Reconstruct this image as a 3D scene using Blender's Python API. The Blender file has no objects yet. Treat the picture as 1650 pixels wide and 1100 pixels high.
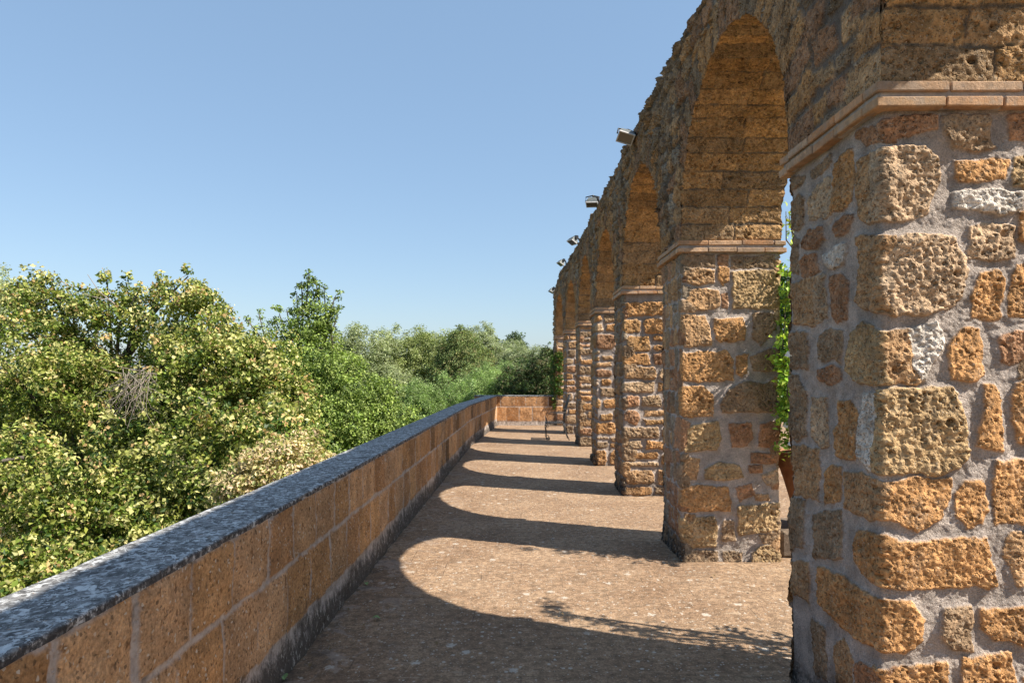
import bpy, math, random
import numpy as np
from mathutils import Vector

# ------------------------------------------------------------------ camera, sky, sun, exposure
SC = bpy.context.scene
H = 1.6                                   # eye height; many distances are multiples of it
SUN = Vector((0.83, -0.338, 1.0)).normalized()      # towards the sun
cam = bpy.data.cameras.new("camera")
cam.lens = 24.0; cam.sensor_width = 36.0; cam.sensor_fit = 'HORIZONTAL'
cam.shift_x = -3/1650; cam.shift_y = 50/1650
cam.clip_start = 0.05; cam.clip_end = 4000
camo = bpy.data.objects.new("camera", cam); SC.collection.objects.link(camo)
camo.location = (0, 0, H); camo.rotation_euler = (math.pi/2, 0, 0)
SC.camera = camo
W = bpy.data.worlds.new("World"); SC.world = W; W.use_nodes = True
nt = W.node_tree; nt.nodes.clear()
sky = nt.nodes.new("ShaderNodeTexSky"); sky.sky_type = 'NISHITA'; sky.sun_disc = False
sky.sun_elevation = math.asin(SUN.z)
sky.sun_rotation = math.atan2(SUN.x, SUN.y)
sky.altitude = 300; sky.air_density = 1.15; sky.dust_density = 1.0; sky.ozone_density = 1.4
bg = nt.nodes.new("ShaderNodeBackground"); bg.inputs[1].default_value = 0.085
wo = nt.nodes.new("ShaderNodeOutputWorld")
veil = nt.nodes.new("ShaderNodeMix"); veil.data_type = 'RGBA'; veil.inputs[0].default_value = .42; veil.inputs[7].default_value = (2.6, 4.1, 6.1, 1)   # thin summer haze high in the air
nt.links.new(sky.outputs[0], veil.inputs[6]); nt.links.new(veil.outputs[2], bg.inputs[0]); nt.links.new(bg.outputs[0], wo.inputs[0])
sl = bpy.data.lights.new("sun", 'SUN'); sl.energy = 5.0; sl.angle = math.radians(0.5); sl.color = (1.0, 0.93, 0.82)
so = bpy.data.objects.new("sun", sl); SC.collection.objects.link(so)
so.rotation_euler = SUN.to_track_quat('Z', 'Y').to_euler(); so.location = (10, -4, 12)
SC.view_settings.view_transform = 'Standard'; SC.view_settings.look = 'None'
SC.view_settings.exposure = 0.86; SC.view_settings.gamma = 1.0

# ------------------------------------------------------------------ numpy noise
def hsh(ix, iy, iz, seed):
    h = (ix.astype(np.int64)*374761393 + iy.astype(np.int64)*668265263 + iz.astype(np.int64)*2147483647 + seed*974634777) & 0xffffffff
    h = ((h ^ (h >> 13))*1274126177) & 0xffffffff
    h = ((h ^ (h >> 15))*2246822519) & 0xffffffff
    return ((h ^ (h >> 16)) & 0xffffff)/float(0xffffff)
def vnoise(p, sc, seed=0):                # p (n,3) -> -1..1
    q = p*sc; i = np.floor(q); f = q-i; f = f*f*(3-2*f); r = 0
    for dx in (0, 1):
        for dy in (0, 1):
            for dz in (0, 1):
                w = (f[:,0] if dx else 1-f[:,0])*(f[:,1] if dy else 1-f[:,1])*(f[:,2] if dz else 1-f[:,2])
                r = r+w*hsh(i[:,0]+dx, i[:,1]+dy, i[:,2]+dz, seed)
    return r*2-1
def fbm(p, sc, oc=3, seed=0):
    a = 0; k = 1; t = 0
    for o in range(oc):
        a = a+k*vnoise(p, sc*2**o, seed+o*17); t += k; k *= .5
    return a/t
def worley(p, sc, seed=0):
    q = p*sc; i = np.floor(q); best = np.full(len(p), 9.); bid = np.zeros(len(p))
    for dx in (-1, 0, 1):
        for dy in (-1, 0, 1):
            for dz in (-1, 0, 1):
                cx, cy, cz = i[:,0]+dx, i[:,1]+dy, i[:,2]+dz
                d = (cx+hsh(cx, cy, cz, seed)-q[:,0])**2+(cy+hsh(cx, cy, cz, seed+1)-q[:,1])**2+(cz+hsh(cx, cy, cz, seed+2)-q[:,2])**2
                m = d < best
                best = np.where(m, d, best); bid = np.where(m, hsh(cx, cy, cz, seed+3), bid)
    return np.sqrt(best), bid
def sstep(a, b, x):
    t = np.clip((x-a)/(b-a), 0, 1); return t*t*(3-2*t)

# ------------------------------------------------------------------ object helpers
def tag(o, label=None, cat=None, group=None, kind=None):
    if label: o['label'] = label
    if cat: o['category'] = cat
    if group: o['group'] = group
    if kind: o['kind'] = kind
    return o
def empty(name, loc, rz=0.0):
    o = bpy.data.objects.new(name, None); SC.collection.objects.link(o)
    o.location = loc; o.rotation_euler = (0, 0, rz); o.empty_display_size = .2
    return o
def mesh_np(name, V, F, mat=None, parent=None, smooth=True, attrs=None, loc=None):
    """V (n,3); F (m,k) int array or list of such arrays; attrs {name: (n,) or (n,3)}"""
    me = bpy.data.meshes.new(name)
    V = np.asarray(V, dtype=np.float64)
    Fs = F if isinstance(F, list) else [F]
    Fs = [np.asarray(f, dtype=np.int32) for f in Fs if len(f)]
    if loc is None and parent is not None: V = V-np.array(parent.location)
    me.vertices.add(len(V)); me.vertices.foreach_set('co', V.astype(np.float32).ravel())
    nl = sum(f.size for f in Fs); npoly = sum(len(f) for f in Fs)
    me.loops.add(nl); me.loops.foreach_set('vertex_index', np.concatenate([f.ravel() for f in Fs]))
    me.polygons.add(npoly); st = []; c = 0
    for f in Fs:
        st.append(np.arange(len(f))*f.shape[1]+c); c += f.size
    me.polygons.foreach_set('loop_start', np.concatenate(st).astype(np.int32))
    me.polygons.foreach_set('use_smooth', np.full(npoly, smooth))
    me.update(calc_edges=True); me.validate()
    for k, a in (attrs or {}).items():
        a = np.asarray(a, dtype=np.float32)
        if a.ndim == 1:
            at = me.attributes.new(k, 'FLOAT', 'POINT'); at.data.foreach_set('value', a)
        else:
            at = me.attributes.new(k, 'FLOAT_COLOR', 'POINT')
            at.data.foreach_set('color', np.concatenate([a, np.ones((len(a), 1), np.float32)], 1).ravel())
    o = bpy.data.objects.new(name, me); SC.collection.objects.link(o)
    if mat: me.materials.append(mat)
    if parent is not None: o.parent = parent
    if loc is not None: o.location = loc
    return o
def gridF(nu, nv, off=0, flip=False):      # verts index = iu*nv+iv
    i = (np.arange(nu-1)[:,None]*nv+np.arange(nv-1)[None,:]).ravel()+off
    q = np.stack([i, i+nv, i+nv+1, i+1], 1)
    return q[:,::-1] if flip else q
class MB:                                   # small polygon collector
    def __init__(s): s.v = []; s.f = []
    def add(s, vs, fs):
        o = len(s.v); s.v += [tuple(v) for v in vs]; s.f += [tuple(i+o for i in f) for f in fs]
    def box(s, c, d, R=None, bev=0.0, tp=1.0):
        hx, hy, hz = d[0]/2, d[1]/2, d[2]/2; b = min(bev, hx*.9, hy*.9, hz*.9); P = []
        if b <= 0:
            for z in (-hz, hz):
                k = tp if z > 0 else 1
                P += [(-hx*k, -hy*k, z), (hx*k, -hy*k, z), (hx*k, hy*k, z), (-hx*k, hy*k, z)]
            F = [(3,2,1,0), (4,5,6,7), (0,1,5,4), (1,2,6,5), (2,3,7,6), (3,0,4,7)]
        else:
            rings = [(-hz, b), (-hz+b, 0), (hz-b, 0), (hz, b)]
            for z, i in rings:
                k = tp if z > 0 else 1
                X, Y = (hx-i)*k, (hy-i)*k; c2 = b if i == 0 else 0.0
                P += [(-X+c2, -Y, z), (X-c2, -Y, z), (X, -Y+c2, z), (X, Y-c2, z), (X-c2, Y, z), (-X+c2, Y, z), (-X, Y-c2, z), (-X, -Y+c2, z)]
            F = [tuple(range(7, -1, -1)), tuple(range(24, 32))]
            for r in range(3):
                for k in range(8): F.append((r*8+k, r*8+(k+1) % 8, r*8+8+(k+1) % 8, r*8+8+k))
        P = [Vector(p) for p in P]
        if R is not None: P = [R @ p for p in P]
        s.add([p+Vector(c) for p in P], F)
    def tube(s, pts, rad, n=6, cap=True):
        pts = [Vector(p) for p in pts]; rs = rad if hasattr(rad, '__len__') else [rad]*len(pts); V = []; F = []
        for i, p in enumerate(pts):
            t = (pts[min(i+1, len(pts)-1)]-pts[max(i-1, 0)])
            if t.length < 1e-9: t = Vector((0, 0, 1))
            t.normalize(); a = Vector((0, 0, 1)) if abs(t.z) < .9 else Vector((1, 0, 0))
            u = t.cross(a).normalized(); w = t.cross(u)
            for k in range(n):
                an = 2*math.pi*k/n; V.append(p+(u*math.cos(an)+w*math.sin(an))*rs[i])
        for i in range(len(pts)-1):
            for k in range(n): F.append((i*n+k, i*n+(k+1) % n, (i+1)*n+(k+1) % n, (i+1)*n+k))
        if cap: F.append(tuple(range(n))[::-1]); F.append(tuple((len(pts)-1)*n+k for k in range(n)))
        s.add(V, F)
    def lathe(s, c, prof, n=40):
        V = []; F = []
        for r, z in prof:
            for k in range(n):
                a = 2*math.pi*k/n; V.append((c[0]+r*math.cos(a), c[1]+r*math.sin(a), c[2]+z))
        for i in range(len(prof)-1):
            for k in range(n): F.append((i*n+k, i*n+(k+1) % n, (i+1)*n+(k+1) % n, (i+1)*n+k))
        s.add(V, F)
    def build(s, name, mat, parent=None, smooth=False, world=True):
        me = bpy.data.meshes.new(name); off = Vector(parent.location) if (parent is not None and world) else Vector((0,0,0))
        me.from_pydata([tuple(Vector(v)-off) for v in s.v], [], s.f); me.update()
        o = bpy.data.objects.new(name, me); SC.collection.objects.link(o)
        if mat: me.materials.append(mat)
        if parent is not None: o.parent = parent
        if smooth:
            for p in me.polygons: p.use_smooth = True
        return o

# ------------------------------------------------------------------ materials
def newmat(name):
    m = bpy.data.materials.new(name); m.use_nodes = True; t = m.node_tree; t.nodes.clear()
    out = t.nodes.new("ShaderNodeOutputMaterial"); b = t.nodes.new("ShaderNodeBsdfPrincipled")
    t.links.new(b.outputs[0], out.inputs[0]); b.inputs['Roughness'].default_value = .9
    if 'Specular IOR Level' in b.inputs: b.inputs['Specular IOR Level'].default_value = .2
    return m, t, b, out
class N:
    def __init__(s, t): s.t = t; s.co = t.nodes.new("ShaderNodeTexCoord").outputs['Object']
    def lk(s, a, i):
        if isinstance(a, (int, float)): i.default_value = a
        elif isinstance(a, tuple): i.default_value = a if len(a) == len(i.default_value) else (*a, 1)
        else: s.t.links.new(a, i)
    def noise(s, sc, det=4, rough=.6, vec=None, dist=0.0, col=False):
        n = s.t.nodes.new("ShaderNodeTexNoise"); n.inputs['Scale'].default_value = sc; n.inputs['Detail'].default_value = det
        n.inputs['Roughness'].default_value = rough; n.inputs['Distortion'].default_value = dist
        s.t.links.new(vec or s.co, n.inputs['Vector']); return n.outputs[1 if col else 0]
    def voro(s, sc, feat='F1', vec=None, rnd=1.0, out='Distance'):
        n = s.t.nodes.new("ShaderNodeTexVoronoi"); n.feature = feat; n.inputs['Scale'].default_value = sc; n.inputs['Randomness'].default_value = rnd
        s.t.links.new(vec or s.co, n.inputs['Vector']); return n.outputs[out]
    def mapping(s, scale, rot=(0,0,0), vec=None):
        n = s.t.nodes.new("ShaderNodeMapping"); n.inputs['Scale'].default_value = scale; n.inputs['Rotation'].default_value = rot
        s.t.links.new(vec or s.co, n.inputs['Vector']); return n.outputs[0]
    def ramp(s, x, a, b, lo=0.0, hi=1.0):
        n = s.t.nodes.new("ShaderNodeMapRange"); n.interpolation_type = 'SMOOTHSTEP'; s.lk(x, n.inputs[0])
        for k, v in zip((1, 2, 3, 4), (a, b, lo, hi)): n.inputs[k].default_value = v
        return n.outputs[0]
    def m(s, op, a, b=0.0, c=None):
        n = s.t.nodes.new("ShaderNodeMath"); n.operation = op; s.lk(a, n.inputs[0]); s.lk(b, n.inputs[1])
        if c is not None: s.lk(c, n.inputs[2])
        return n.outputs[0]
    def mix(s, f, a, b, mode='MIX'):
        n = s.t.nodes.new("ShaderNodeMix"); n.data_type = 'RGBA'; n.blend_type = mode
        s.lk(f, n.inputs[0]); s.lk(a, n.inputs[6]); s.lk(b, n.inputs[7]); return n.outputs[2]
    def scale(s, col, f):
        c = s.t.nodes.new("ShaderNodeCombineXYZ")
        for i in range(3): s.lk(f, c.inputs[i])
        return s.mix(1.0, col, c.outputs[0], 'MULTIPLY')
    def attr(s, name, col=True):
        n = s.t.nodes.new("ShaderNodeAttribute"); n.attribute_name = name; return n.outputs['Color' if col else 'Fac']
    def bump(s, h, st, dist, b, prev=None):
        n = s.t.nodes.new("ShaderNodeBump"); n.inputs['Strength'].default_value = st; n.inputs['Distance'].default_value = dist
        s.lk(h, n.inputs['Height'])
        if prev is not None: s.t.links.new(prev, n.inputs['Normal'])
        s.t.links.new(n.outputs[0], b.inputs['Normal']); return n.outputs[0]

def stone_material(name, mortar=(.43, .365, .32), pit=55.0, bumpd=.006, dark=.5):
    m, t, b, out = newmat(name); n = N(t)
    mask = n.attr('mask', False); tint = n.attr('tint'); stain = n.attr('stain', False)
    a1 = n.noise(7, 5, .65); a2 = n.noise(45, 4, .7); a3 = n.noise(160, 2, .6)
    col = n.scale(tint, n.ramp(a1, .25, .75, .66, 1.34))
    col = n.scale(col, n.ramp(a2, .25, .75, .62, 1.38))
    hue = n.noise(11, 3, .6, vec=n.mapping((1.3, 1.1, .9)))
    col = n.mix(n.ramp(hue, .5, .72, 0, .45), col, n.mix(.5, col, (.44, .36, .27)))
    v = n.voro(pit, vec=n.mapping((1, 1, 1))); rnd = n.noise(19, 3, .6)
    pits = n.m('MULTIPLY', n.ramp(v, .18, .42, 1, 0), n.ramp(rnd, .42, .58, 0, 1))
    v2 = n.voro(pit*2.3); pits2 = n.m('MULTIPLY', n.ramp(v2, .15, .4, 1, 0), n.ramp(n.noise(31, 2), .4, .6, 0, 1))
    grit = n.voro(210, out='Color'); g = t.nodes.new("ShaderNodeSeparateColor"); t.links.new(grit, g.inputs[0])
    col = n.mix(n.ramp(g.outputs[0], .965, .98, 0, .45), col, (.50, .44, .36))
    col = n.mix(n.ramp(g.outputs[1], .90, .96, 0, .7), col, (.07, .045, .03))
    mc = n.scale(mortar, n.ramp(n.noise(7, 6, .75), .3, .7, .62, 1.22))
    mc = n.scale(mc, n.ramp(a3, .25, .75, .72, 1.28))
    mc = n.mix(n.ramp(n.noise(14, 3, .6, vec=n.mapping((1, 1.2, 1.1))), .55, .75, 0, .5), mc, (.44, .37, .30))
    col = n.mix(mask, mc, col)
    st = n.m('MULTIPLY', stain, n.ramp(n.noise(16, 5, .7), .35, .6, .35, 1.0))
    col = n.mix(st, col, n.mix(n.ramp(n.noise(40, 3), .55, .68, 0, .7), (.035, .032, .028), (.30, .30, .27)))
    t.links.new(col, b.inputs['Base Color']); b.inputs['Roughness'].default_value = .95
    hs = n.m('SUBTRACT', n.m('MULTIPLY', a2, .8), n.m('ADD', n.m('MULTIPLY', pits, .9), n.m('MULTIPLY', pits2, .4)))
    hm = n.m('ADD', n.m('MULTIPLY', n.noise(75, 5, .8), 1.9), n.m('MULTIPLY', n.voro(120), .5))
    mx = n.m('ADD', n.m('MULTIPLY', hs, mask), n.m('MULTIPLY', hm, n.m('SUBTRACT', 1.0, mask)))
    n.bump(mx, 1.0, bumpd*2.2, b)
    return m
M = {}
M['stone'] = stone_material('tuff_masonry', mortar=(.60, .505, .435))
M['stone_far'] = stone_material('tuff_masonry_coarse', mortar=(.56, .47, .41), pit=34, bumpd=.012)
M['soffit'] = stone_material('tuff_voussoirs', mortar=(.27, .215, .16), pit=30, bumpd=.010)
M['wall'] = stone_material('weathered_upper_masonry', mortar=(.35, .285, .23), pit=30, bumpd=.016)
def parapet_material():
    m, t, b, out = newmat('tuff_block_wall'); n = N(t)
    mask = n.attr('mask', False); tint = n.attr('tint'); stain = n.attr('stain', False)
    col = n.scale(tint, n.ramp(n.noise(5, 5, .65), .25, .75, .72, 1.28))
    col = n.scale(col, n.ramp(n.noise(70, 4, .7), .25, .75, .60, 1.40))
    fl = n.noise(28, 3, .6, vec=n.mapping((1, 1, .55)))
    col = n.mix(n.ramp(fl, .60, .68, 0, .75), col, (.16, .075, .03))
    v = n.voro(95, out='Color'); g = t.nodes.new("ShaderNodeSeparateColor"); t.links.new(v, g.inputs[0])
    col = n.mix(n.ramp(g.outputs[0], .965, .98, 0, .8), col, (.6, .52, .42))
    col = n.mix(n.ramp(g.outputs[1], .93, .96, 0, .6), col, (.05, .035, .025))
    mc = n.scale((.46, .39, .34), n.ramp(n.noise(14, 5, .75), .25, .75, .7, 1.25))
    mc = n.mix(n.ramp(n.noise(8, 3), .58, .68, 0, .6), mc, (.10, .09, .08))
    col = n.mix(mask, mc, col)
    sm = n.noise(13, 6, .8, vec=n.mapping((1, 1, .6))); sm2 = n.noise(45, 4, .7, vec=n.mapping((1, 1, .45)))
    stc = n.mix(n.ramp(sm2, .57, .64, 0, .85), (.075, .060, .048), (.46, .42, .37))
    col = n.mix(n.m('MULTIPLY', n.ramp(n.m('ADD', sm, n.m('MULTIPLY', stain, .55)), .60, .84, 0, 1), .92), col, stc)
    t.links.new(col, b.inputs['Base Color'])
    h = n.m('SUBTRACT', n.noise(80, 4, .75), n.m('MULTIPLY', n.ramp(n.voro(60), .15, .4, 1, 0), .5))
    n.bump(h, .9, .008, b); return m
M['blocks'] = parapet_material()
def coping_material():
    m, t, b, out = newmat('lichened_coping_stone'); n = N(t)
    mp = n.mapping((1, 1, 1))
    a = n.noise(26, 6, .75); l = n.noise(38, 5, .7, vec=n.mapping((1.0, .8, 1)), dist=.8); w = n.noise(11, 5, .75, dist=1.0)
    col = n.mix(n.ramp(a, .38, .62), (.075, .072, .070), (.27, .26, .25))
    col = n.mix(n.ramp(l, .51, .58), col, (.50, .50, .49))
    col = n.mix(n.ramp(w, .57, .63, 0, .9), col, (.62, .61, .59))
    col = n.mix(n.ramp(n.noise(5, 4, .6), .55, .70, 0, .65), col, (.07, .068, .066))
    col = n.mix(n.ramp(n.noise(19, 4, .7, vec=n.mapping((1, 1.4, .9))), .64, .70, 0, .8), col, (.34, .20, .10))
    ed = n.attr('edge', False)
    col = n.mix(n.m('MULTIPLY', ed, n.ramp(n.noise(30, 4, .7), .4, .55, 0, 1)), col, (.035, .034, .035))
    t.links.new(col, b.inputs['Base Color']); b.inputs['Roughness'].default_value = .85
    n.bump(n.m('ADD', a, n.m('MULTIPLY', n.noise(120, 3), .4)), .8, .006, b); return m
M['coping'] = coping_material()
def floor_material():
    m, t, b, out = newmat('weathered_tuff_paving'); n = N(t)
    c0 = n.noise(1.3, 6, .65); c1 = n.noise(18, 6, .72); c2 = n.noise(75, 4, .7)
    col = n.mix(n.ramp(c0, .3, .7), (.235, .147, .088), (.34, .228, .142))
    col = n.scale(col, n.ramp(c1, .3, .7, .62, 1.38)); col = n.scale(col, n.ramp(c2, .25, .75, .65, 1.35))
    col = n.mix(n.ramp(n.noise(30, 5, .75), .56, .66, 0, .65), col, (.105, .075, .055))
    col = n.mix(n.ramp(n.noise(5, 6, .75, dist=.6), .52, .64, 0, .5), col, (.17, .115, .075))
    col = n.mix(n.ramp(n.noise(9, 5, .7, vec=n.mapping((.5, 1.6, 1))), .58, .68, 0, .6), col, (.45, .34, .235))
    # pale lichen specks
    for sc, th, st in ((26, .91, .7), (11, .955, .75), (52, .88, .8), (110, .90, .7)):
        vn = t.nodes.new("ShaderNodeTexVoronoi"); vn.inputs['Scale'].default_value = sc; t.links.new(n.co, vn.inputs['Vector'])
        g = t.nodes.new("ShaderNodeSeparateColor"); t.links.new(vn.outputs['Color'], g.inputs[0])
        d = n.m('ADD', vn.outputs['Distance'], n.m('MULTIPLY', n.m('SUBTRACT', n.noise(45, 4, .7), .5), 1.3))
        f = n.m('MULTIPLY', n.ramp(g.outputs[0], th, th+.01), n.ramp(d,   .20, .36, st, 0))
        col = n.mix(f, col, (.56, .50, .42))
    # drifts of mortar wash near the parapet
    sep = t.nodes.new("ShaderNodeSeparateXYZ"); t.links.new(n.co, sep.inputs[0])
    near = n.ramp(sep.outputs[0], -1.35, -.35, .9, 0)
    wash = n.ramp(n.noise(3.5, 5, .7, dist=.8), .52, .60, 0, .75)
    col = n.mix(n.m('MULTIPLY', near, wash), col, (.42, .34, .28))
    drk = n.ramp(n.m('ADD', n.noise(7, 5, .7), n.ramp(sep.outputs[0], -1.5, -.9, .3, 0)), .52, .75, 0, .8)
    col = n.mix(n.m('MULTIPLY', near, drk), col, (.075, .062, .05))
    # slab joints
    br = t.nodes.new("ShaderNodeTexBrick"); br.inputs['Scale'].default_value = 1.0; br.inputs['Mortar Size'].default_value = .005
    br.inputs['Brick Width'].default_value = .62; br.inputs['Row Height'].default_value = .36; br.inputs['Mortar Smooth'].default_value = .6
    t.links.new(n.mapping((1, 1, 1), (0, 0, .01)), br.inputs['Vector'])
    jf = n.m('MULTIPLY', br.outputs['Fac'], n.ramp(n.noise(6, 3), .45, .6, .0, .5))
    col = n.mix(jf, col, (.12, .085, .06))
    t.links.new(col, b.inputs['Base Color'])
    n.bump(n.m('SUBTRACT', n.m('ADD', c1, n.m('MULTIPLY', c2, .5)), n.m('MULTIPLY', jf, .6)), .9, .012, b); return m
M['floor'] = floor_material()
def simple(name, c1, c2, sc=12, rough=.8, bump=0.0, metal=0.0, bsc=60, spec=.3):
    m, t, b, out = newmat(name); n = N(t)
    col = n.mix(n.ramp(n.noise(sc, 5, .65), .3, .7), c1, c2); t.links.new(col, b.inputs['Base Color'])
    b.inputs['Roughness'].default_value = rough; b.inputs['Metallic'].default_value = metal; b.inputs['Specular IOR Level'].default_value = spec
    if bump: n.bump(n.noise(bsc, 4, .7), .8, bump, b)
    return m
def brick_mat():
    m, t, b, out = newmat('thin_terracotta_brick'); n = N(t)
    at = n.attr('tint'); col = n.scale(at, n.ramp(n.noise(25, 5, .7), .25, .75, .72, 1.25))
    col = n.mix(n.ramp(n.noise(9, 5, .75), .48, .62, 0, .7), col, (.38, .29, .22))
    col = n.mix(n.ramp(n.noise(4, 5, .75), .50, .62, 0, .5), col, (.24, .17, .12))
    col = n.mix(n.ramp(n.noise(50, 3, .7), .64, .72, 0, .7), col, (.12, .10, .08))
    t.links.new(col, b.inputs['Base Color']); n.bump(n.noise(70, 5, .8), 1.0, .009, b); return m
M['brick'] = brick_mat()
M['mortar'] = simple('lime_mortar', (.27, .23, .205), (.42, .36, .31), 20, .95, .008)
M['terracotta'] = simple('terracotta_pot_clay', (.26, .12, .06), (.40, .20, .10), 9, .85, .002)
M['plinth'] = simple('dark_basalt_plinth', (.10, .075, .055), (.20, .15, .11), 20, .95, .01)
M['soil'] = simple('potting_soil', (.03, .02, .015), (.07, .05, .035), 40, 1, .01)
M['bark'] = simple('grey_bark', (.07, .055, .042), (.17, .145, .12), 14, .95, .012, bsc=30)
M['twig'] = simple('dry_twig', (.20, .16, .125), (.34, .29, .24), 30, .9)
M['iron'] = simple('aged_wrought_iron', (.04, .04, .042), (.11, .105, .10), 30, .5, metal=.5)
M['lamp_metal'] = simple('grey_cast_aluminium', (.10, .11, .105), (.17, .18, .17), 30, .55, metal=.3)
M['lamp_frame'] = simple('pale_lamp_frame', (.42, .40, .38), (.56, .53, .50), 30, .6)
M['lamp_black'] = simple('black_lamp_bracket', (.012, .012, .014), (.03, .03, .03), 30, .5)
M['petal'] = simple('white_rose_petal', (.72, .70, .66), (.85, .83, .80), 40, .7)
M['scrub'] = simple('dry_grass_ground', (.09, .08, .035), (.19, .16, .08), 1.5, 1)
def glass_mat():
    m, t, b, out = newmat('lamp_glass'); b.inputs['Base Color'].default_value = (.09, .085, .06, 1)
    b.inputs['Roughness'].default_value = .12; b.inputs['Specular IOR Level'].default_value = .7; return m
M['glass'] = glass_mat()
def leaf_mat(name, trans=.35, rough=.5, spec=.35):
    m, t, b, out = newmat(name); n = N(t); at = n.attr('tint')
    t.links.new(at, b.inputs['Base Color']); b.inputs['Roughness'].default_value = rough; b.inputs['Specular IOR Level'].default_value = spec
    tr = t.nodes.new("ShaderNodeBsdfTranslucent"); mx = t.nodes.new("ShaderNodeMixShader"); mx.inputs[0].default_value = trans
    t.links.new(n.mix(1.0, at, (1.15, 1.25, .55), 'MULTIPLY'), tr.inputs[0])
    t.links.new(b.outputs[0], mx.inputs[1]); t.links.new(tr.outputs[0], mx.inputs[2]); t.links.new(mx.outputs[0], out.inputs[0]); return m
M['leaf'] = leaf_mat('broad_leaf', .25); M['leaf_fine'] = leaf_mat('fine_leaf', .28, .65, .2); M['seed'] = leaf_mat('dry_seed_bract', .3, .7, .15)
# ------------------------------------------------------------------ masonry: stones traced or laid out as outlines in (s, z)
ORA = (.51, .272, .112); TAN = (.48, .288, .145); PAL = (.53, .365, .225); WHI = (.68, .60, .51); RED = (.40, .215, .115)
OLI = (.47, .315, .16); BRO = (.33, .22, .13); GRY = (.30, .235, .165); DRK = (.22, .15, .09)
PALETTE = [ORA, ORA, TAN, TAN, (.50, .34, .20), RED, BRO, BRO, (.46, .26, .11)]
def poly_sd(P, x, y):                      # signed distance, positive inside
    P = np.asarray(P); d = np.full(len(x), 1e9); ins = np.zeros(len(x), bool); n = len(P)
    for i in range(n):
        ax, ay = P[i]; bx, by = P[(i+1) % n]; ex, ey = bx-ax, by-ay; L = ex*ex+ey*ey+1e-12
        tt = np.clip(((x-ax)*ex+(y-ay)*ey)/L, 0, 1); d = np.minimum(d, (x-ax-tt*ex)**2+(y-ay-tt*ey)**2)
        c = ((ay > y) != (by > y)) & (x < (bx-ax)*(y-ay)/((by-ay) if abs(by-ay) > 1e-12 else 1e-12)+ax)
        ins ^= c
    return np.where(ins, 1, -1)*np.sqrt(d)
def stones_field(s, z, P3, polys, warp=.010, edge=.010, hs=.013, rough=.010, pits=1.0, mort=.005, seed=0, worleys=True, grow=.003):
    """returns outward height (m), mask 0..1, tint (n,3)"""
    n = len(s); w1 = vnoise(P3, 14, seed+5); w2 = vnoise(P3, 14, seed+6); w3 = vnoise(P3, 45, seed+7)
    sw = s+warp*w1+warp*.45*w3; zw = z+warp*w2-warp*.45*w3
    sdm = np.full(n, -.05); hof = np.zeros(n); tint = np.tile(np.array(TAN), (n, 1)); rg = np.ones(n)
    order = np.argsort(sw); ss = sw[order]
    for k, (P, col, ho, ro) in enumerate(polys):
        P = np.asarray(P); a, b = P[:,0].min()-.045, P[:,0].max()+.045
        idx = order[np.searchsorted(ss, a):np.searchsorted(ss, b)]
        if not len(idx): continue
        zz = zw[idx]; idx = idx[(zz > P[:,1].min()-.045) & (zz < P[:,1].max()+.045)]
        if not len(idx): continue
        sd = poly_sd(P, sw[idx], zw[idx]); m = sd > sdm[idx]; j = idx[m]
        sdm[j] = sd[m]; hof[j] = ho; tint[j] = col; rg[j] = ro
    sdm = sdm+grow+.0065*fbm(P3, 50, 3, seed+8); mask = sstep(-.003, edge*.55, sdm); dome = 1-np.exp(-np.clip(sdm, 0, 1)/.010)
    base = mort*1.5*fbm(P3, 24, 4, seed+11)+.0022*vnoise(P3, 95, seed+14)+.007*vnoise(P3, 5, seed+12)+.008*sstep(-.035, 0, sdm)*(.5+.5*vnoise(P3, 9, seed+13))
    rgh = (fbm(P3, 9, 4, seed+21)*.9+1.1*np.abs(fbm(P3, 30, 4, seed+22)))*rough*1.3*rg+hof*.75+hs*dome
    h = base+mask*rgh
    if worleys:
        d, c = worley(P3, 20, seed+31); big = np.where(c > .78, sstep(.36, .16, d), 0)*.026
        d2, c2 = worley(P3, 52, seed+41); sm = np.where(c2 > .60, sstep(.42, .18, d2), 0)*.014
        zone = .25+.75*sstep(-.25, .25, fbm(P3, 5, 2, seed+51)); h = h-mask*pits*(big+sm)*zone*rg*sstep(0, .012, sdm)
    return h, mask, tint
def rubble(s0, s1, z0, z1, rng, hr=(.13, .26), wr=(.12, .36), gap=.028, pal=None, ho=.010, rough=1.0, jit=.02):
    out = []; z = z0+gap*.5; pal = pal or PALETTE
    while z < z1-.04:
        hh = min(rng.uniform(*hr), z1-z-.01); s = s0+rng.uniform(-.1, .0)
        if z1-(z+hh) < .06: hh = z1-z-.008
        while s < s1:
            w = rng.uniform(*wr)*(1 if hh > .1 else 1.3); a = s+gap/2; b = s+w-gap/2
            parts = [(z, z+hh-gap)]
            if hh > .19 and rng.random() < .28:
                c = z+hh*rng.uniform(.35, .6); parts = [(z, c-gap*.6), (c+gap*.4, z+hh-gap)]
            for (za, zb) in parts:
                if zb-za < .03: continue
                j = lambda k=1.0: rng.uniform(-jit, jit)*k
                c = min(b-a, zb-za)*rng.uniform(.1, .28)
                P = [(a+c+j(), za+j(.6)), (b-c+j(), za+j(.6)), (b+j(.6), za+c+j(.6)), (b+j(.6), zb-c+j()), (b-c+j(), zb+j(.6)), (a+c+j(), zb+j(.6)), (a+j(.6), zb-c+j()), (a+j(.6), za+c+j(.6))]
                col = np.array(rng.choice(pal))*rng.uniform(.78, 1.18)
                out.append((P, tuple(col), rng.uniform(-.3, 1)*ho, rng.uniform(.7, 1.4)*rough))
            s += w
        z += hh
    return out
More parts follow.
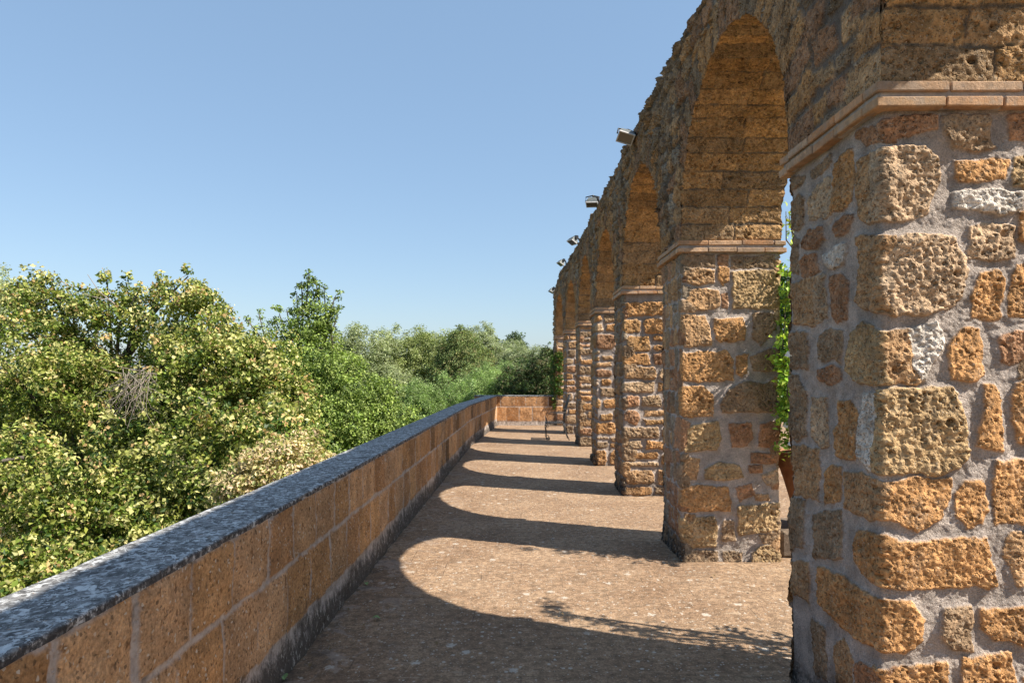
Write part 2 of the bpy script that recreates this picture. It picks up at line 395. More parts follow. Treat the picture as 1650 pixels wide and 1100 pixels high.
def courses(s0, s1, z0, z1, rng, hc=.17, wc=.42, gap=.012, pal=None, ho=.006, vertical=False):
    """long dressed blocks in regular courses; s across, z up"""
    out = []; nrow = max(1, round((z1-z0)/hc)); hh = (z1-z0)/nrow; pal = pal or [ORA, TAN, RED, BRO, ORA]
    zz = [z0+i*hh+(rng.uniform(-.018, .018) if 0 < i < nrow else 0) for i in range(nrow+1)]
    for i in range(nrow):
        off = rng.choice((.5, .47, .53, .38, .66)) if rng.random() < .85 else None
        cuts = [s0]+([s0+(s1-s0)*off] if off else [])+[s1]
        if (s1-s0) > 1.2:
            cuts = [s0]; 
            while cuts[-1] < s1-.25: cuts.append(cuts[-1]+rng.uniform(.28, .5))
            cuts[-1] = s1
        for a, b in zip(cuts[:-1], cuts[1:]):
            g = gap*rng.uniform(.6, 1.3); j = lambda: rng.uniform(-.006, .006)
            a2 = a+(g/2 if a > s0+1e-6 else -.05); b2 = b-(g/2 if b < s1-1e-6 else -.05)
            P = [(a2+j(), zz[i]+g/2+j()), ((a2+b2)/2, zz[i]+g/2+j()), (b2+j(), zz[i]+g/2+j()), (b2+j(), zz[i+1]-g/2+j()), ((a2+b2)/2, zz[i+1]-g/2+j()), (a2+j(), zz[i+1]-g/2+j())]
            out.append((P, tuple(np.array(rng.choice(pal))*rng.uniform(.8, 1.15)), rng.uniform(-.4, 1)*ho, rng.uniform(.7, 1.2)))
    return out

XF = .896*H; WX = .512*H                     # courtyard-side depth of the wall across x
def drift(Y):                                # the arcade bends slightly inward at its far end
    return -.10*H*np.clip((np.asarray(Y)/H-9.6)/3.6, 0, 1)**1.2
PIL = [(-.48, .06), (1.66, 2.20), (3.63, 4.09), (5.53, 5.99), (7.32, 7.78), (9.25, 9.70), (11.08, 11.52), (12.90, 13.38)]
PIL = [(a*H, b*H) for a, b in PIL]
ZS = 2.715; ZC0 = 2.612
# --- traced stones (photograph outlines carried onto the real faces of the pillar)
P1F = [
 ([(1405,197),(1455,188),(1500,190),(1500,208),(1460,218),(1405,222)],RED,.0),([(1512,192),(1590,190),(1592,225),(1600,238),(1560,242),(1530,236),(1514,215)],BRO,.012),
 ([(1618,188),(1660,188),(1660,230),(1625,222)],RED,.0),([(1410,245),(1445,237),(1485,242),(1508,262),(1512,290),(1495,325),(1480,350),(1440,355),(1405,345)],PAL,.014),
 ([(1536,260),(1575,258),(1620,258),(1618,285),(1590,290),(1545,290)],ORA,.0),([(1630,255),(1660,252),(1660,300),(1632,295)],OLI,.0),
 ([(1532,315),(1560,308),(1600,310),(1640,310),(1638,340),(1610,345),(1565,338),(1532,335)],WHI,.014),([(1560,370),(1590,362),(1630,368),(1628,415),(1600,420),(1558,416)],PAL,.0),
 ([(1408,405),(1460,380),(1530,383),(1548,410),(1550,450),(1545,475),(1520,495),(1480,505),(1432,503),(1408,495)],PAL,.010),
 ([(1575,445),(1605,440),(1614,455),(1612,485),(1608,512),(1565,510),(1562,480),(1572,465)],ORA,.006),([(1636,430),(1662,430),(1662,512),(1625,508),(1625,470)],ORA,.0),
 ([(1405,540),(1460,530),(1470,560),(1465,590),(1480,615),(1455,620),(1440,618),(1405,610)],TAN,.006),([(1462,532),(1500,520),(1515,545),(1505,580),(1482,612),(1468,590),(1472,560)],WHI,.006),
 ([(1530,545),(1550,528),(1575,530),(1580,600),(1560,612),(1530,608),(1524,570)],ORA,.008),([(1608,545),(1630,535),(1662,538),(1662,583),(1612,580)],RED,.004),
 ([(1405,628),(1530,625),(1540,650),(1548,690),(1552,735),(1540,755),(1500,763),(1460,760),(1405,760)],OLI,.012),
 ([(1583,620),(1600,620),(1608,645),(1608,725),(1570,720),(1572,690),(1582,660)],ORA,.010),([(1637,615),(1662,610),(1662,715),(1635,710),(1628,680)],ORA,.010),
 ([(1405,780),(1470,772),(1528,772),(1525,800),(1505,835),(1470,850),(1430,835),(1405,835)],ORA,.008),([(1550,778),(1578,776),(1586,815),(1575,840),(1555,850),(1540,830),(1536,795)],ORA,.008),
 ([(1602,745),(1662,738),(1662,842),(1600,843),(1595,775)],ORA,.008),([(1405,872),(1470,872),(1520,868),(1585,865),(1600,935),(1590,945),(1500,945),(1430,945),(1405,940)],ORA,.012),
 ([(1618,868),(1640,856),(1662,858),(1662,943),(1635,940),(1616,895)],TAN,.004),([(1405,985),(1445,970),(1462,970),(1484,995),(1482,1025),(1455,1050),(1405,1040)],ORA,.010),
 ([(1518,980),(1562,975),(1563,1045),(1530,1045),(1515,1015)],BRO,.012),([(1578,980),(1662,978),(1662,1040),(1600,1030),(1580,1010)],ORA,.012),
 ([(1405,1078),(1520,1068),(1522,1112),(1405,1112)],ORA,.010),([(1550,1060),(1625,1052),(1632,1112),(1548,1112)],ORA,.008),([(1405,1130),(1500,1125),(1560,1130),(1560,1190),(1405,1190)],TAN,.008),
 ([(1575,1130),(1690,1125),(1690,1180),(1575,1185)],ORA,.008),([(1405,1205),(1520,1200),(1520,1255),(1405,1255)],TAN,.008),([(1540,1200),(1690,1195),(1690,1250),(1540,1250)],RED,.008)]
P1L = [
 ([(1382,215),(1430,195),(1430,222),(1395,235)],RED,.0),([(1348,270),(1360,250),(1376,238),(1376,320),(1362,335),(1346,342)],ORA,.0),([(1310,275),(1340,248),(1343,258),(1325,280),(1312,287)],BRO,.0),
 ([(1320,300),(1335,287),(1343,290),(1345,340),(1335,350),(1305,355),(1305,325)],PAL,.0),([(1384,262),(1400,252),(1402,360),(1390,350),(1383,310)],TAN,.006),([(1402,248),(1430,248),(1430,352),(1404,362)],PAL,.010),
 ([(1268,335),(1290,313),(1299,320),(1296,360),(1285,370),(1268,368)],BRO,.010),([(1268,290),(1300,282),(1290,300),(1268,308)],BRO,.0),([(1297,390),(1310,372),(1330,368),(1333,385),(1320,400),(1298,398)],RED,.006),
 ([(1346,370),(1365,345),(1378,350),(1370,370),(1350,383)],RED,.0),([(1330,415),(1345,400),(1362,392),(1362,422),(1345,428),(1330,425)],WHI,.006),([(1268,385),(1290,385),(1290,440),(1268,440)],BRO,.0),
 ([(1293,420),(1300,410),(1319,412),(1320,435),(1305,445),(1293,443)],RED,.004),([(1277,460),(1300,448),(1314,446),(1312,520),(1280,522)],TAN,.006),([(1314,446),(1330,443),(1332,512),(1314,518)],PAL,.002),
 ([(1337,445),(1355,441),(1366,455),(1364,510),(1345,520),(1338,505)],RED,.0),([(1385,385),(1430,380),(1430,505),(1395,500),(1382,490),(1388,440)],TAN,.012),([(1372,535),(1395,520),(1430,538),(1430,618),(1385,615),(1365,600),(1366,560)],OLI,.012),
 ([(1317,540),(1335,530),(1355,535),(1352,580),(1318,578)],BRO,.0),([(1268,538),(1303,535),(1303,592),(1268,592)],BRO,.006),([(1317,600),(1330,591),(1352,593),(1354,612),(1330,618),(1320,612)],RED,.004),
 ([(1270,605),(1288,607),(1299,630),(1300,700),(1284,707),(1272,690)],BRO,.006),([(1306,640),(1328,640),(1333,715),(1325,720),(1306,700)],PAL,.002),([(1350,645),(1370,645),(1380,665),(1380,735),(1370,740),(1345,730),(1341,690),(1348,680)],ORA,.0),
 ([(1388,635),(1406,632),(1408,758),(1400,758),(1386,740),(1384,680)],WHI,.004),([(1408,632),(1430,630),(1430,760),(1408,760)],OLI,.010),([(1277,716),(1322,724),(1320,805),(1278,797)],TAN,.004),
 ([(1328,760),(1340,750),(1352,752),(1350,805),(1330,808)],ORA,.0),([(1360,760),(1390,765),(1430,780),(1430,832),(1400,835),(1375,825),(1358,818)],TAN,.006),([(1270,805),(1297,808),(1299,880),(1272,885)],BRO,.006),
 ([(1313,830),(1330,820),(1355,825),(1360,895),(1340,900),(1318,895)],BRO,.004),([(1382,858),(1405,855),(1430,872),(1430,945),(1405,935),(1390,920),(1380,900)],ORA,.006),([(1270,902),(1307,905),(1306,968),(1272,950)],TAN,.004),
 ([(1325,915),(1360,925),(1395,950),(1430,975),(1430,1040),(1395,1035),(1365,1015),(1335,980),(1321,970)],ORA,.010),([(1308,1000),(1332,1013),(1333,1095),(1312,1085)],BRO,.0),([(1345,1040),(1360,1030),(1378,1060),(1378,1110),(1348,1100)],TAN,.0),
 ([(1385,1070),(1430,1080),(1430,1112),(1385,1112)],RED,.004),([(1385,1130),(1430,1130),(1430,1190),(1385,1180)],TAN,.004)]
P2F = [([(1090,412),(1150,412),(1150,430),(1090,430)],BRO,.0),([(1103,435),(1125,432),(1150,438),(1148,455),(1115,458),(1103,452)],TAN,.014),([(1157,432),(1174,432),(1173,452),(1165,460),(1157,450)],ORA,.012),
 ([(1156,412),(1172,412),(1172,429),(1156,428)],RED,.0),([(1178,415),(1247,412),(1247,429),(1180,431)],BRO,.0),([(1180,440),(1200,437),(1262,435),(1262,498),(1215,497),(1182,495),(1180,465)],OLI,.014),
 ([(1105,470),(1125,465),(1158,470),(1159,493),(1130,500),(1107,497)],TAN,.012),([(1163,475),(1172,472),(1172,497),(1164,495)],RED,.0),([(1093,512),(1135,510),(1143,525),(1145,555),(1105,558),(1093,540)],TAN,.010),
 ([(1152,515),(1195,512),(1200,530),(1198,548),(1160,552),(1152,545)],ORA,.012),([(1213,505),(1248,505),(1249,530),(1225,556),(1211,545)],BRO,.010),([(1092,570),(1170,565),(1180,580),(1181,610),(1150,614),(1092,612)],ORA,.012),
 ([(1186,575),(1205,570),(1203,600),(1195,605),(1186,598)],ORA,.010),([(1210,575),(1240,562),(1262,562),(1262,597),(1215,597)],BRO,.004),([(1092,625),(1130,621),(1148,635),(1148,668),(1110,670),(1092,665)],ORA,.010),
 ([(1160,650),(1175,628),(1198,616),(1262,618),(1262,663),(1165,663)],BRO,.014),([(1103,690),(1125,684),(1155,678),(1162,705),(1155,722),(1105,727)],OLI,.010),([(1175,683),(1210,681),(1213,705),(1205,718),(1180,720)],RED,.008),
 ([(1225,683),(1262,675),(1262,722),(1222,718)],RED,.006),([(1092,735),(1128,738),(1122,770),(1092,770)],TAN,.0),([(1137,755),(1160,743),(1190,750),(1196,768),(1165,773),(1138,770)],OLI,.010),
 ([(1210,732),(1262,730),(1262,745),(1210,745)],RED,.006),([(1207,750),(1228,749),(1228,760),(1208,760)],RED,.0),([(1228,765),(1262,752),(1262,788),(1235,780)],PAL,.0),([(1092,790),(1115,782),(1174,785),(1176,820),(1110,822),(1092,812)],ORA,.010),
 ([(1187,785),(1210,781),(1216,795),(1190,806)],RED,.002),([(1216,797),(1238,795),(1238,805),(1218,803)],TAN,.0),([(1188,815),(1215,813),(1262,808),(1262,852),(1225,856),(1190,862)],OLI,.012),([(1092,835),(1150,832),(1156,850),(1153,878),(1110,880),(1092,865)],OLI,.010),
 ([(1165,840),(1180,836),(1184,870),(1162,868)],BRO,.006),([(1225,860),(1262,855),(1262,875),(1230,875)],BRO,.006),([(1092,886),(1155,887),(1155,906),(1092,906)],BRO,.006),([(1165,888),(1195,890),(1195,906),(1165,906)],BRO,.004),([(1212,890),(1225,880),(1262,878),(1262,908),(1212,908)],OLI,.008)]
def front_polys(L, Yf, xc):                  # photograph outline -> (s, z) on the face y = Yf; s = 0 at the left corner
    out = []
    for P, c, h in L:
        out.append(([((x-xc)*Yf/1100, H+(600-y)*Yf/1100) for x, y in P], tuple(np.array(c)), h, 1.0+.5*(c in (PAL, OLI, WHI))))
    return out
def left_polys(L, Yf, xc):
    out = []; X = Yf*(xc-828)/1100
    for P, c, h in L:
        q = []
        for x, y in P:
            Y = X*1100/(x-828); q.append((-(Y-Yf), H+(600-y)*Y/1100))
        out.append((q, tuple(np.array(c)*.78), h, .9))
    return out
def make_pillar(k, parent):
    Yf, Yb = PIL[k]; D = Yb-Yf; rng = random.Random(100+k)
    res = {0: .02, 1: .0042, 2: .0065, 3: .009, 4: .012}.get(k, .016); hid = .04
    r = .009; Sl = D; Sf = WX
    def span(a, b, st): n = max(2, int(round((b-a)/st))); return list(np.linspace(a, b, n+1)[:-1])
    S = span(-D+r, -r, res)+span(-r, r, res*.7)+span(r, Sf-r, res)+span(Sf-r, Sf+r, res)+span(Sf+r, Sf+D-r, hid)+span(Sf+D-r, Sf+D+r, .02)+span(Sf+D+r, 2*Sf+D-r, hid)+span(2*Sf+D-r, 2*Sf+D+r, res)
    S = np.array(S+[2*Sf+D+r]); ztop = ZC0+.02; nz = int((ztop+.04)/res); Z = np.linspace(-.04, ztop, nz)
    corners = [(-D, 0), (0, 1), (Sf, 2), (Sf+D, 3), (2*Sf+D, 0)]
    # outline: left face runs from back to front (y decreasing), then the front face towards +x
    x0 = XF; px = np.zeros_like(S); py = np.zeros_like(S); nx = np.zeros_like(S); ny = np.zeros_like(S)
    for i, s in enumerate(S):
        if s < 0: b = (x0, Yf-s); nn = (-1, 0)
        elif s < Sf: b = (x0+s, Yf); nn = (0, -1)
        elif s < Sf+D: b = (x0+Sf, Yf+s-Sf); nn = (1, 0)
        else: b = (x0+Sf-(s-Sf-D), Yb); nn = (0, 1)
        for cs, cn, d0, d1 in ((0, (x0, Yf), (-1, 0), (0, -1)), (Sf, (x0+Sf, Yf), (0, -1), (1, 0)), (Sf+D, (x0+Sf, Yb), (1, 0), (0, 1)), (2*Sf+D, (x0, Yb), (0, 1), (-1, 0))):
            if abs(s-cs) <= r+1e-9:
                a = (s-cs+r)/(2*r)*math.pi/2; cx = cn[0]-r*(d0[0]+d1[0]); cy = cn[1]-r*(d0[1]+d1[1])
                nn = (d0[0]*math.cos(a)+d1[0]*math.sin(a), d0[1]*math.cos(a)+d1[1]*math.sin(a)); b = (cx+nn[0]*r, cy+nn[1]*r)
        px[i], py[i] = b; nx[i], ny[i] = nn
    ns, nz = len(S), len(Z)
    SS = np.repeat(S, nz); ZZ = np.tile(Z, ns); PX = np.repeat(px, nz); PY = np.repeat(py, nz); NX = np.repeat(nx, nz); NY = np.repeat(ny, nz)
    P3 = np.stack([PX, PY, ZZ], 1)
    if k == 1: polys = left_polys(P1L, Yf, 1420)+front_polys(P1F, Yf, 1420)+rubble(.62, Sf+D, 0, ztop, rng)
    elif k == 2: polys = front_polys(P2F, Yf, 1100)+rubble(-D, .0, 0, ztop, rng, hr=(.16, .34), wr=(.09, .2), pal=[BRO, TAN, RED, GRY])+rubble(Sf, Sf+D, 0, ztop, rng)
    else: polys = rubble(-D, Sf+D, 0, ztop, rng, hr=(.15, .30), wr=(.2, .46), gap=.05, ho=.016)
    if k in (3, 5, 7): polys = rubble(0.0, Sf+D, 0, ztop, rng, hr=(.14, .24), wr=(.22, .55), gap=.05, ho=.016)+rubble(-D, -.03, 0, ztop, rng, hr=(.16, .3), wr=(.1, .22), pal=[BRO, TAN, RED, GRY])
    polys += rubble(Sf+D, 2*Sf+D, 0, ztop, rng)
    h, mask, tint = stones_field(SS, ZZ, P3, polys, warp=.011, hs=.003 if k < 3 else .011, rough=.0095 if k < 3 else .017, pits=1.0, seed=7*k, grow=.009 if k < 3 else .004)
    # worn, uneven batter of the whole pier
    bl = .012*vnoise(P3, 2.6, 50+k)+.008*vnoise(P3, 6, 51+k)
    base = np.where(ZZ < .10, (.10-ZZ)*.15, 0)
    h = h+bl+base
    stain = sstep(.34, .05, ZZ+.10*vnoise(P3, 5, 77))*np.where(SS < .02, 1.0, .45)
    m2 = (SS > Sf+.05) | (SS < -D+.0)
    V = np.stack([PX+NX*h, PY+NY*h, ZZ], 1); V[:,0] += drift(PY)
    o = mesh_np('pillar', V, gridF(ns, nz, flip=True), M['stone'] if k < 3 else M['stone_far'], parent, True, dict(mask=mask, tint=tint, stain=stain))
    # cornice of two courses of thin brick on a mortar bed (sub-part)
    rb = random.Random(500+k); V = []; F = []; T = []
    mb = MB(); cols = []
    def ring(zc, th, pr, dp):
        def run(a, b, fixed, axis, sgn):
            c = a
            while c < b-.02:
                L = min(rb.uniform(.20, .31), b-c)
                if b-(c+L) < .09: L = b-c
                g = .006 if rb.random() < .7 else .012
                n0 = len(mb.v); jz = rb.uniform(-.0025, .0025); jp = rb.uniform(-.005, .004)
                if axis == 'x': cen = (c+L/2, fixed+sgn*(-dp/2+pr+jp), zc+jz); dim = (L-g, dp, th)
                else: cen = (fixed+sgn*(-dp/2+pr+jp), c+L/2, zc+jz); dim = (dp, L-g, th)
                mb.box(cen, dim, bev=.004)
                cc = np.array(rb.choice([(.54, .31, .17), (.52, .33, .20), (.48, .30, .17), (.52, .27, .13), (.50, .33, .21)]))*rb.uniform(.85, 1.1)
                cols.extend([cc]*(len(mb.v)-n0)); c += L
        run(XF-pr, XF+WX+pr, Yf, 'x', -1); run(XF-pr, XF+WX+pr, Yb, 'x', 1)
        run(Yf-pr+dp+.001, Yb+pr-dp-.001, XF, 'y', -1); run(Yf-pr+dp+.001, Yb+pr-dp-.001, XF+WX, 'y', 1)
    ring(2.633, .038, .054, .11); ring(2.695, .038, .048, .11)
    V = np.array(mb.v); V[:,0] += float(drift(Yf+D/2)); V[:,2] += .004*vnoise(V, 2.5, 9); V = V+.0028*np.stack([vnoise(V, 40, 21), vnoise(V, 40, 22), vnoise(V, 40, 23)], 1); 
    br = bpy.data.meshes.new('brick_cornice'); br.from_pydata([tuple(v) for v in (V-np.array(parent.location))], [], mb.f); br.update()
    at = br.attributes.new('tint', 'FLOAT_COLOR', 'POINT'); at.data.foreach_set('color', np.concatenate([np.array(cols), np.ones((len(cols), 1))], 1).astype(np.float32).ravel())
    br.materials.append(M['brick']); bo = bpy.data.objects.new('brick_cornice', br); SC.collection.objects.link(bo); bo.parent = o
    bed = MB(); cx = XF+WX/2+float(drift(Yf+D/2)); bed.box((cx, (Yf+Yb)/2, 2.664), (WX+.064, D+.064, .098), bev=.008)
    bo2 = bed.build('mortar_bed', M['mortar'], parent); bo2.parent = o
    return o

arc = empty('stone_arcade', (XF+WX/2, PIL[1][0], 0))
tag(arc, 'long ochre tuff stone arcade with seven arches running along the right side of the terrace', 'arcade')
for k in range(len(PIL)): make_pillar(k, arc)
# --- arches: voussoir soffits and the rubble wall above
NA = len(PIL)-1
AR = []
for k in range(NA):
    a, b = PIL[k][1], PIL[k+1][0]; AR.append(((a+b)/2, (b-a)/2))
KZ = 1.045                                   # arches are very slightly stilted
def ztop_of(Y): 
    Y = np.asarray(Y, float); P = np.stack([Y, Y*0, Y*0], 1)
    return 1.765*H+H+.022*vnoise(P, 3.1, 3)+.035*vnoise(P, 1.2, 4)+.010*vnoise(P, 9, 5)-.20*H*np.clip((Y/H-12.0)/1.4, 0, 1)
def ring_polys(yc, R, rng):
    out = []; n = int(round(math.pi*R/.145)); th = np.linspace(0, math.pi, n+1)
    for i in range(n):
        a, b = th[i]+.011/R, th[i+1]-.011/R; L = rng.uniform(.20, .33)
        f = lambda t, rr: (yc-rr*math.cos(t), ZS+KZ*rr*math.sin(t))
        out.append(([f(a, R-.05), f(b, R-.05), f(b, R+L*.5), f(b, R+L), f((a+b)/2, R+L+.01), f(a, R+L), f(a, R+L*.5)], tuple(np.array(rng.choice([TAN, BRO, RED, ORA]))*rng.uniform(.8, 1.05)), rng.uniform(-.2, 1)*.016, 1.2))
    return out
RNG = random.Random(42)
Y0, Y1 = PIL[0][0], PIL[-1][1]
RINGS = [ring_polys(yc, R, random.Random(900+i)) for i, (yc, R) in enumerate(AR)]
ALLR = [p for r in RINGS for p in r]
FACE = rubble(Y0-.05, Y1+.05, ZS-.05, 1.80*H+H, random.Random(31), hr=(.10, .19), wr=(.12, .32), gap=.026, pal=[TAN, BRO, RED, BRO, ORA, DRK, (.36, .29, .22)], ho=.03, rough=1.6, jit=.028)
def face_field(y, z, x):
    P3 = np.stack([np.full_like(y, x), y, z], 1)
    Rm = np.full(len(y), 9.)
    for yc, R in AR: Rm = np.minimum(Rm, np.where(z >= ZS-.001, np.hypot(y-yc, (z-ZS)/KZ)-R, 9.))
    hA, mA, tA = stones_field(y, z, P3, FACE, warp=.016, hs=.012, rough=.019, pits=1.2, seed=200)
    hB, mB, tB = stones_field(y, z, P3, ALLR, warp=.010, hs=.016, rough=.016, pits=1.1, seed=210)
    w = sstep(.31, .28, Rm+.03*vnoise(P3, 8, 88)); w = w*(mB > .05)
    ns_ = (.42+.58*sstep(3.8, 7.0, y)); h = (hA*(1-w)+hB*w)*ns_; mk = mA*(1-w)+mB*w; tt = tA*(1-w[:,None])+tB*w[:,None]
    # the upper wall is weathered grey
    g = np.clip(sstep(ZS+.6, ZS+1.6, z)*.35+.25*vnoise(P3, 2.2, 66), 0, .5)
    tt = tt*(1-g[:,None])+np.array((.28, .205, .14))*g[:,None]
    return h, mk, tt
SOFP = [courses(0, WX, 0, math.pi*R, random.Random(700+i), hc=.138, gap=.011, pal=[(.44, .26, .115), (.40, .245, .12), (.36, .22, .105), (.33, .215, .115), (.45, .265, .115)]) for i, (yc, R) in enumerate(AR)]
def soffit_field(i, th, xl):                # th angle from the near springing, xl 0..WX across
    yc, R = AR[i]; P3 = np.stack([XF+xl, yc-R*np.cos(th), ZS+KZ*R*np.sin(th)], 1)
    return stones_field(xl, th*R, P3, SOFP[i], warp=.007, hs=.008, rough=.009, pits=1.2, seed=300+i)
def wall_side(x, sgn, fine):
    cols = []; 
    for k in range(len(PIL)):
        a, b = PIL[k]; st = fine*(1 if k < 3 else 1.8 if k < 5 else 2.6); n = max(8, int((b-a)/st)); cols += list(np.linspace(a, b, n+1)[:-1])
        if k < NA:
            yc, R = AR[k]; n = max(40, int(math.pi*R/(st))); th = np.linspace(0, math.pi, n+1)[:-1]; cols += list(yc-R*np.cos(th))
    cols.append(Y1); Yc = np.array(cols); nv = int(1.1/fine); zb = np.full(len(Yc), ZS); ai = np.full(len(Yc), -1)
    for i, (yc, R) in enumerate(AR):
        m = np.abs(Yc-yc) < R; zb[m] = ZS+KZ*np.sqrt(np.maximum(0, R*R-(Yc[m]-yc)**2)); ai[m] = i
    zt = ztop_of(Yc); v = np.linspace(0, 1, nv)
    YY = np.repeat(Yc, nv); ZZ = (zb[:,None]+(zt-zb)[:,None]*v[None,:]).ravel(); AI = np.repeat(ai, nv)
    h, mk, tt = face_field(YY, ZZ, x)
    V = np.stack([np.full_like(YY, x)+sgn*h, YY, ZZ], 1)
    for i, (yc, R) in enumerate(AR):
        d = np.hypot(YY-yc, (ZZ-ZS)/KZ)-R; m = (AI == i) & (d < .12)
        if not m.any(): continue
        th = np.arctan2((ZZ[m]-ZS)/KZ, -(YY[m]-yc)); xl = np.full(m.sum(), 0.0 if sgn < 0 else WX)
        hs = soffit_field(i, np.clip(th, 0, math.pi), xl)[0]*np.exp(-(d[m]/.045)**2)
        V[m,1] += np.cos(th)*hs; V[m,2] -= np.sin(th)*hs
    V[:,0] += drift(YY)
    st = sstep(.10, -.02, zt.repeat(nv)-ZZ)*.4
    return V, gridF(len(Yc), nv, flip=(sgn > 0)), mk, tt, st, Yc, nv
VL, FL, mkL, ttL, stL, YcL, nvL = wall_side(XF, -1, .013)
VR, FR, mkR, ttR, stR, YcR, nvR = wall_side(XF+WX, 1, .035)
# top and the two end faces
Yt = np.linspace(Y0, Y1, 900); nx_ = 14; Xt = np.linspace(-.01, WX+.01, nx_)
YY = np.repeat(Yt, nx_); XX = XF+np.tile(Xt, 900); PT = np.stack([XX, YY, YY*0+4.5], 1)
ZT = np.repeat(ztop_of(Yt), nx_)+.03*fbm(PT, 7, 3, 61)*np.sin(np.clip((XX-XF)/WX, 0, 1)*math.pi)-.006
VT = np.stack([XX+drift(YY), YY, ZT], 1)
def end_face(Y, sgn):
    X = np.linspace(0, WX, 30); Z = np.linspace(ZS, float(ztop_of([Y])[0]), 60); A = np.repeat(X, 60); B = np.tile(Z, 30)
    P = np.stack([XF+A, A*0+Y, B], 1); h, mk, tt = stones_field(A, B, P, rubble(0, WX, ZS, 4.5, random.Random(5)), seed=400)
    V = P.copy(); V[:,1] += sgn*h; V[:,0] += drift(V[:,1]); return V, gridF(30, 60, flip=(sgn > 0)), mk, tt
VE, FE, mE, tE = end_face(Y0, -1); VG, FG, mG, tG = end_face(Y1, 1)
vs = [VL, VR, VT, VE, VG]; off = np.cumsum([0]+[len(v) for v in vs])
fs = [FL, FR+off[1], gridF(900, nx_)[:,::-1]+off[2], FE+off[3], FG+off[4]]
mk = np.concatenate([mkL, mkR, np.ones(len(VT)), mE, mG]); tt = np.concatenate([ttL, ttR, np.tile(np.array(GRY), (len(VT), 1)), tE, tG]); stn = np.concatenate([stL, stR, np.full(len(VT), .5), np.zeros(len(VE)+len(VG))])
mesh_np('upper_wall', np.concatenate(vs), [np.concatenate(fs)], M['wall'], arc, True, dict(mask=mk, tint=tt, stain=stn))
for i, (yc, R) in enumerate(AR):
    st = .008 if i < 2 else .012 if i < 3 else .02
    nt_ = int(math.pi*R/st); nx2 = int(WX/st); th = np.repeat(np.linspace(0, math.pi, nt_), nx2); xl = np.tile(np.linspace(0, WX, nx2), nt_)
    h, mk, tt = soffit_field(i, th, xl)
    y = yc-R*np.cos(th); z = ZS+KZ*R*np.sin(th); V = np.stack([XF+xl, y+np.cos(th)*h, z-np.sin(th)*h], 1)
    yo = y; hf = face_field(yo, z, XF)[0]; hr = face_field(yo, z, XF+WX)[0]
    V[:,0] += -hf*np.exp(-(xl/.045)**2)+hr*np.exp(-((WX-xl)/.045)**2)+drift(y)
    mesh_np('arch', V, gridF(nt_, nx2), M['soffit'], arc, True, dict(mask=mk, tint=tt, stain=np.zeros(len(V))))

# ------------------------------------------------------------------ terrace floor and the land
def xpar(Y):                                 # inner face of the parapet
    Y = np.asarray(Y, float)/H
    return H*np.where(Y < 9.3, -.813+.0236*Y, -.5935+(Y-9.3)*.0745)
YB = 12.92*H
gx = np.concatenate([np.linspace(-1.7, 2.6, 87), np.linspace(2.8, 14, 20)]); gy = np.concatenate([np.linspace(-4, 22, 300)])
GX = np.repeat(gx, len(gy)); GY = np.tile(gy, len(gx)); PG = np.stack([GX, GY, GX*0], 1)
GZ = .006*fbm(PG, 1.5, 3, 8)+.003*fbm(PG, 9, 3, 9)
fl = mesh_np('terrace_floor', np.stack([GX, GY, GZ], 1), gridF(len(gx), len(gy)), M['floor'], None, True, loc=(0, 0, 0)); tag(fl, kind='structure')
g = MB(); g.add([(-3000, -3000, -5), (3000, -3000, -5), (3000, 3000, -5), (-3000, 3000, -5)], [(0, 1, 2, 3)])
tag(g.build('ground', M['scrub']), kind='structure')
t_ = MB(); t_.box((6.2, 9.1, -2.53), (15.6, 26.0, 4.94)); tag(t_.build('terrace_base', M['mortar']), kind='structure')

# ------------------------------------------------------------------ parapets
def block_polys(Ya, Yb, rng, zj=.563, zb=.20, zt=.885, first=None, tone=1.0):
    out = []
    def row(z0, z1, cuts, wide):
        for i, (a, b) in enumerate(zip(cuts[:-1], cuts[1:])):
            ga = wide.get(i, rng.choice((.010, .016, .028, .02, .036)))/2; gb = wide.get(i+1, .018)/2
            j = lambda: rng.uniform(-.007, .007)
            P = [(a+ga+j(), z0+.020+j()), ((a+b)/2, z0+.016+j()), (b-gb+j(), z0+.020+j()), (b-gb+j(), (z0+z1)/2), (b-gb+j(), z1-.014+j()), ((a+b)/2, z1-.012+j()), (a+ga+j(), z1-.014+j()), (a+ga+j(), (z0+z1)/2)]
            base = np.array(rng.choice([(.47, .27, .125), (.44, .245, .11), (.50, .30, .155), (.41, .225, .10), (.46, .28, .15), (.38, .21, .10)]))
            base = base*np.array((1, tone, tone**2))*tone
            if rng.random() < .10 and i > 5: base = base*.45
            out.append((P, tuple(base*rng.uniform(.85, 1.12)), rng.uniform(-.5, 1)*.004, 1))
    up = first[0] if first else [Ya]; lo = first[1] if first else [Ya+.15]
    up = list(up); lo = list(lo)
    while up[-1] < Yb: up.append(up[-1]+rng.uniform(.32, .46))
    while lo[-1] < Yb: lo.append(lo[-1]+rng.uniform(.32, .44))
    row(zj, zt, up, {3: .05, 4: .05} if first else {}); row(zb, zj, lo, {})
    return out
def parapet(path, nrm, tk, cw, name_label, seed, first=None, res=.012, off=0.0, flip=False, cat='parapet wall'):
    """path(u)->(x,y) inner face line, u in metres; nrm(u) points to the terrace"""
    pass
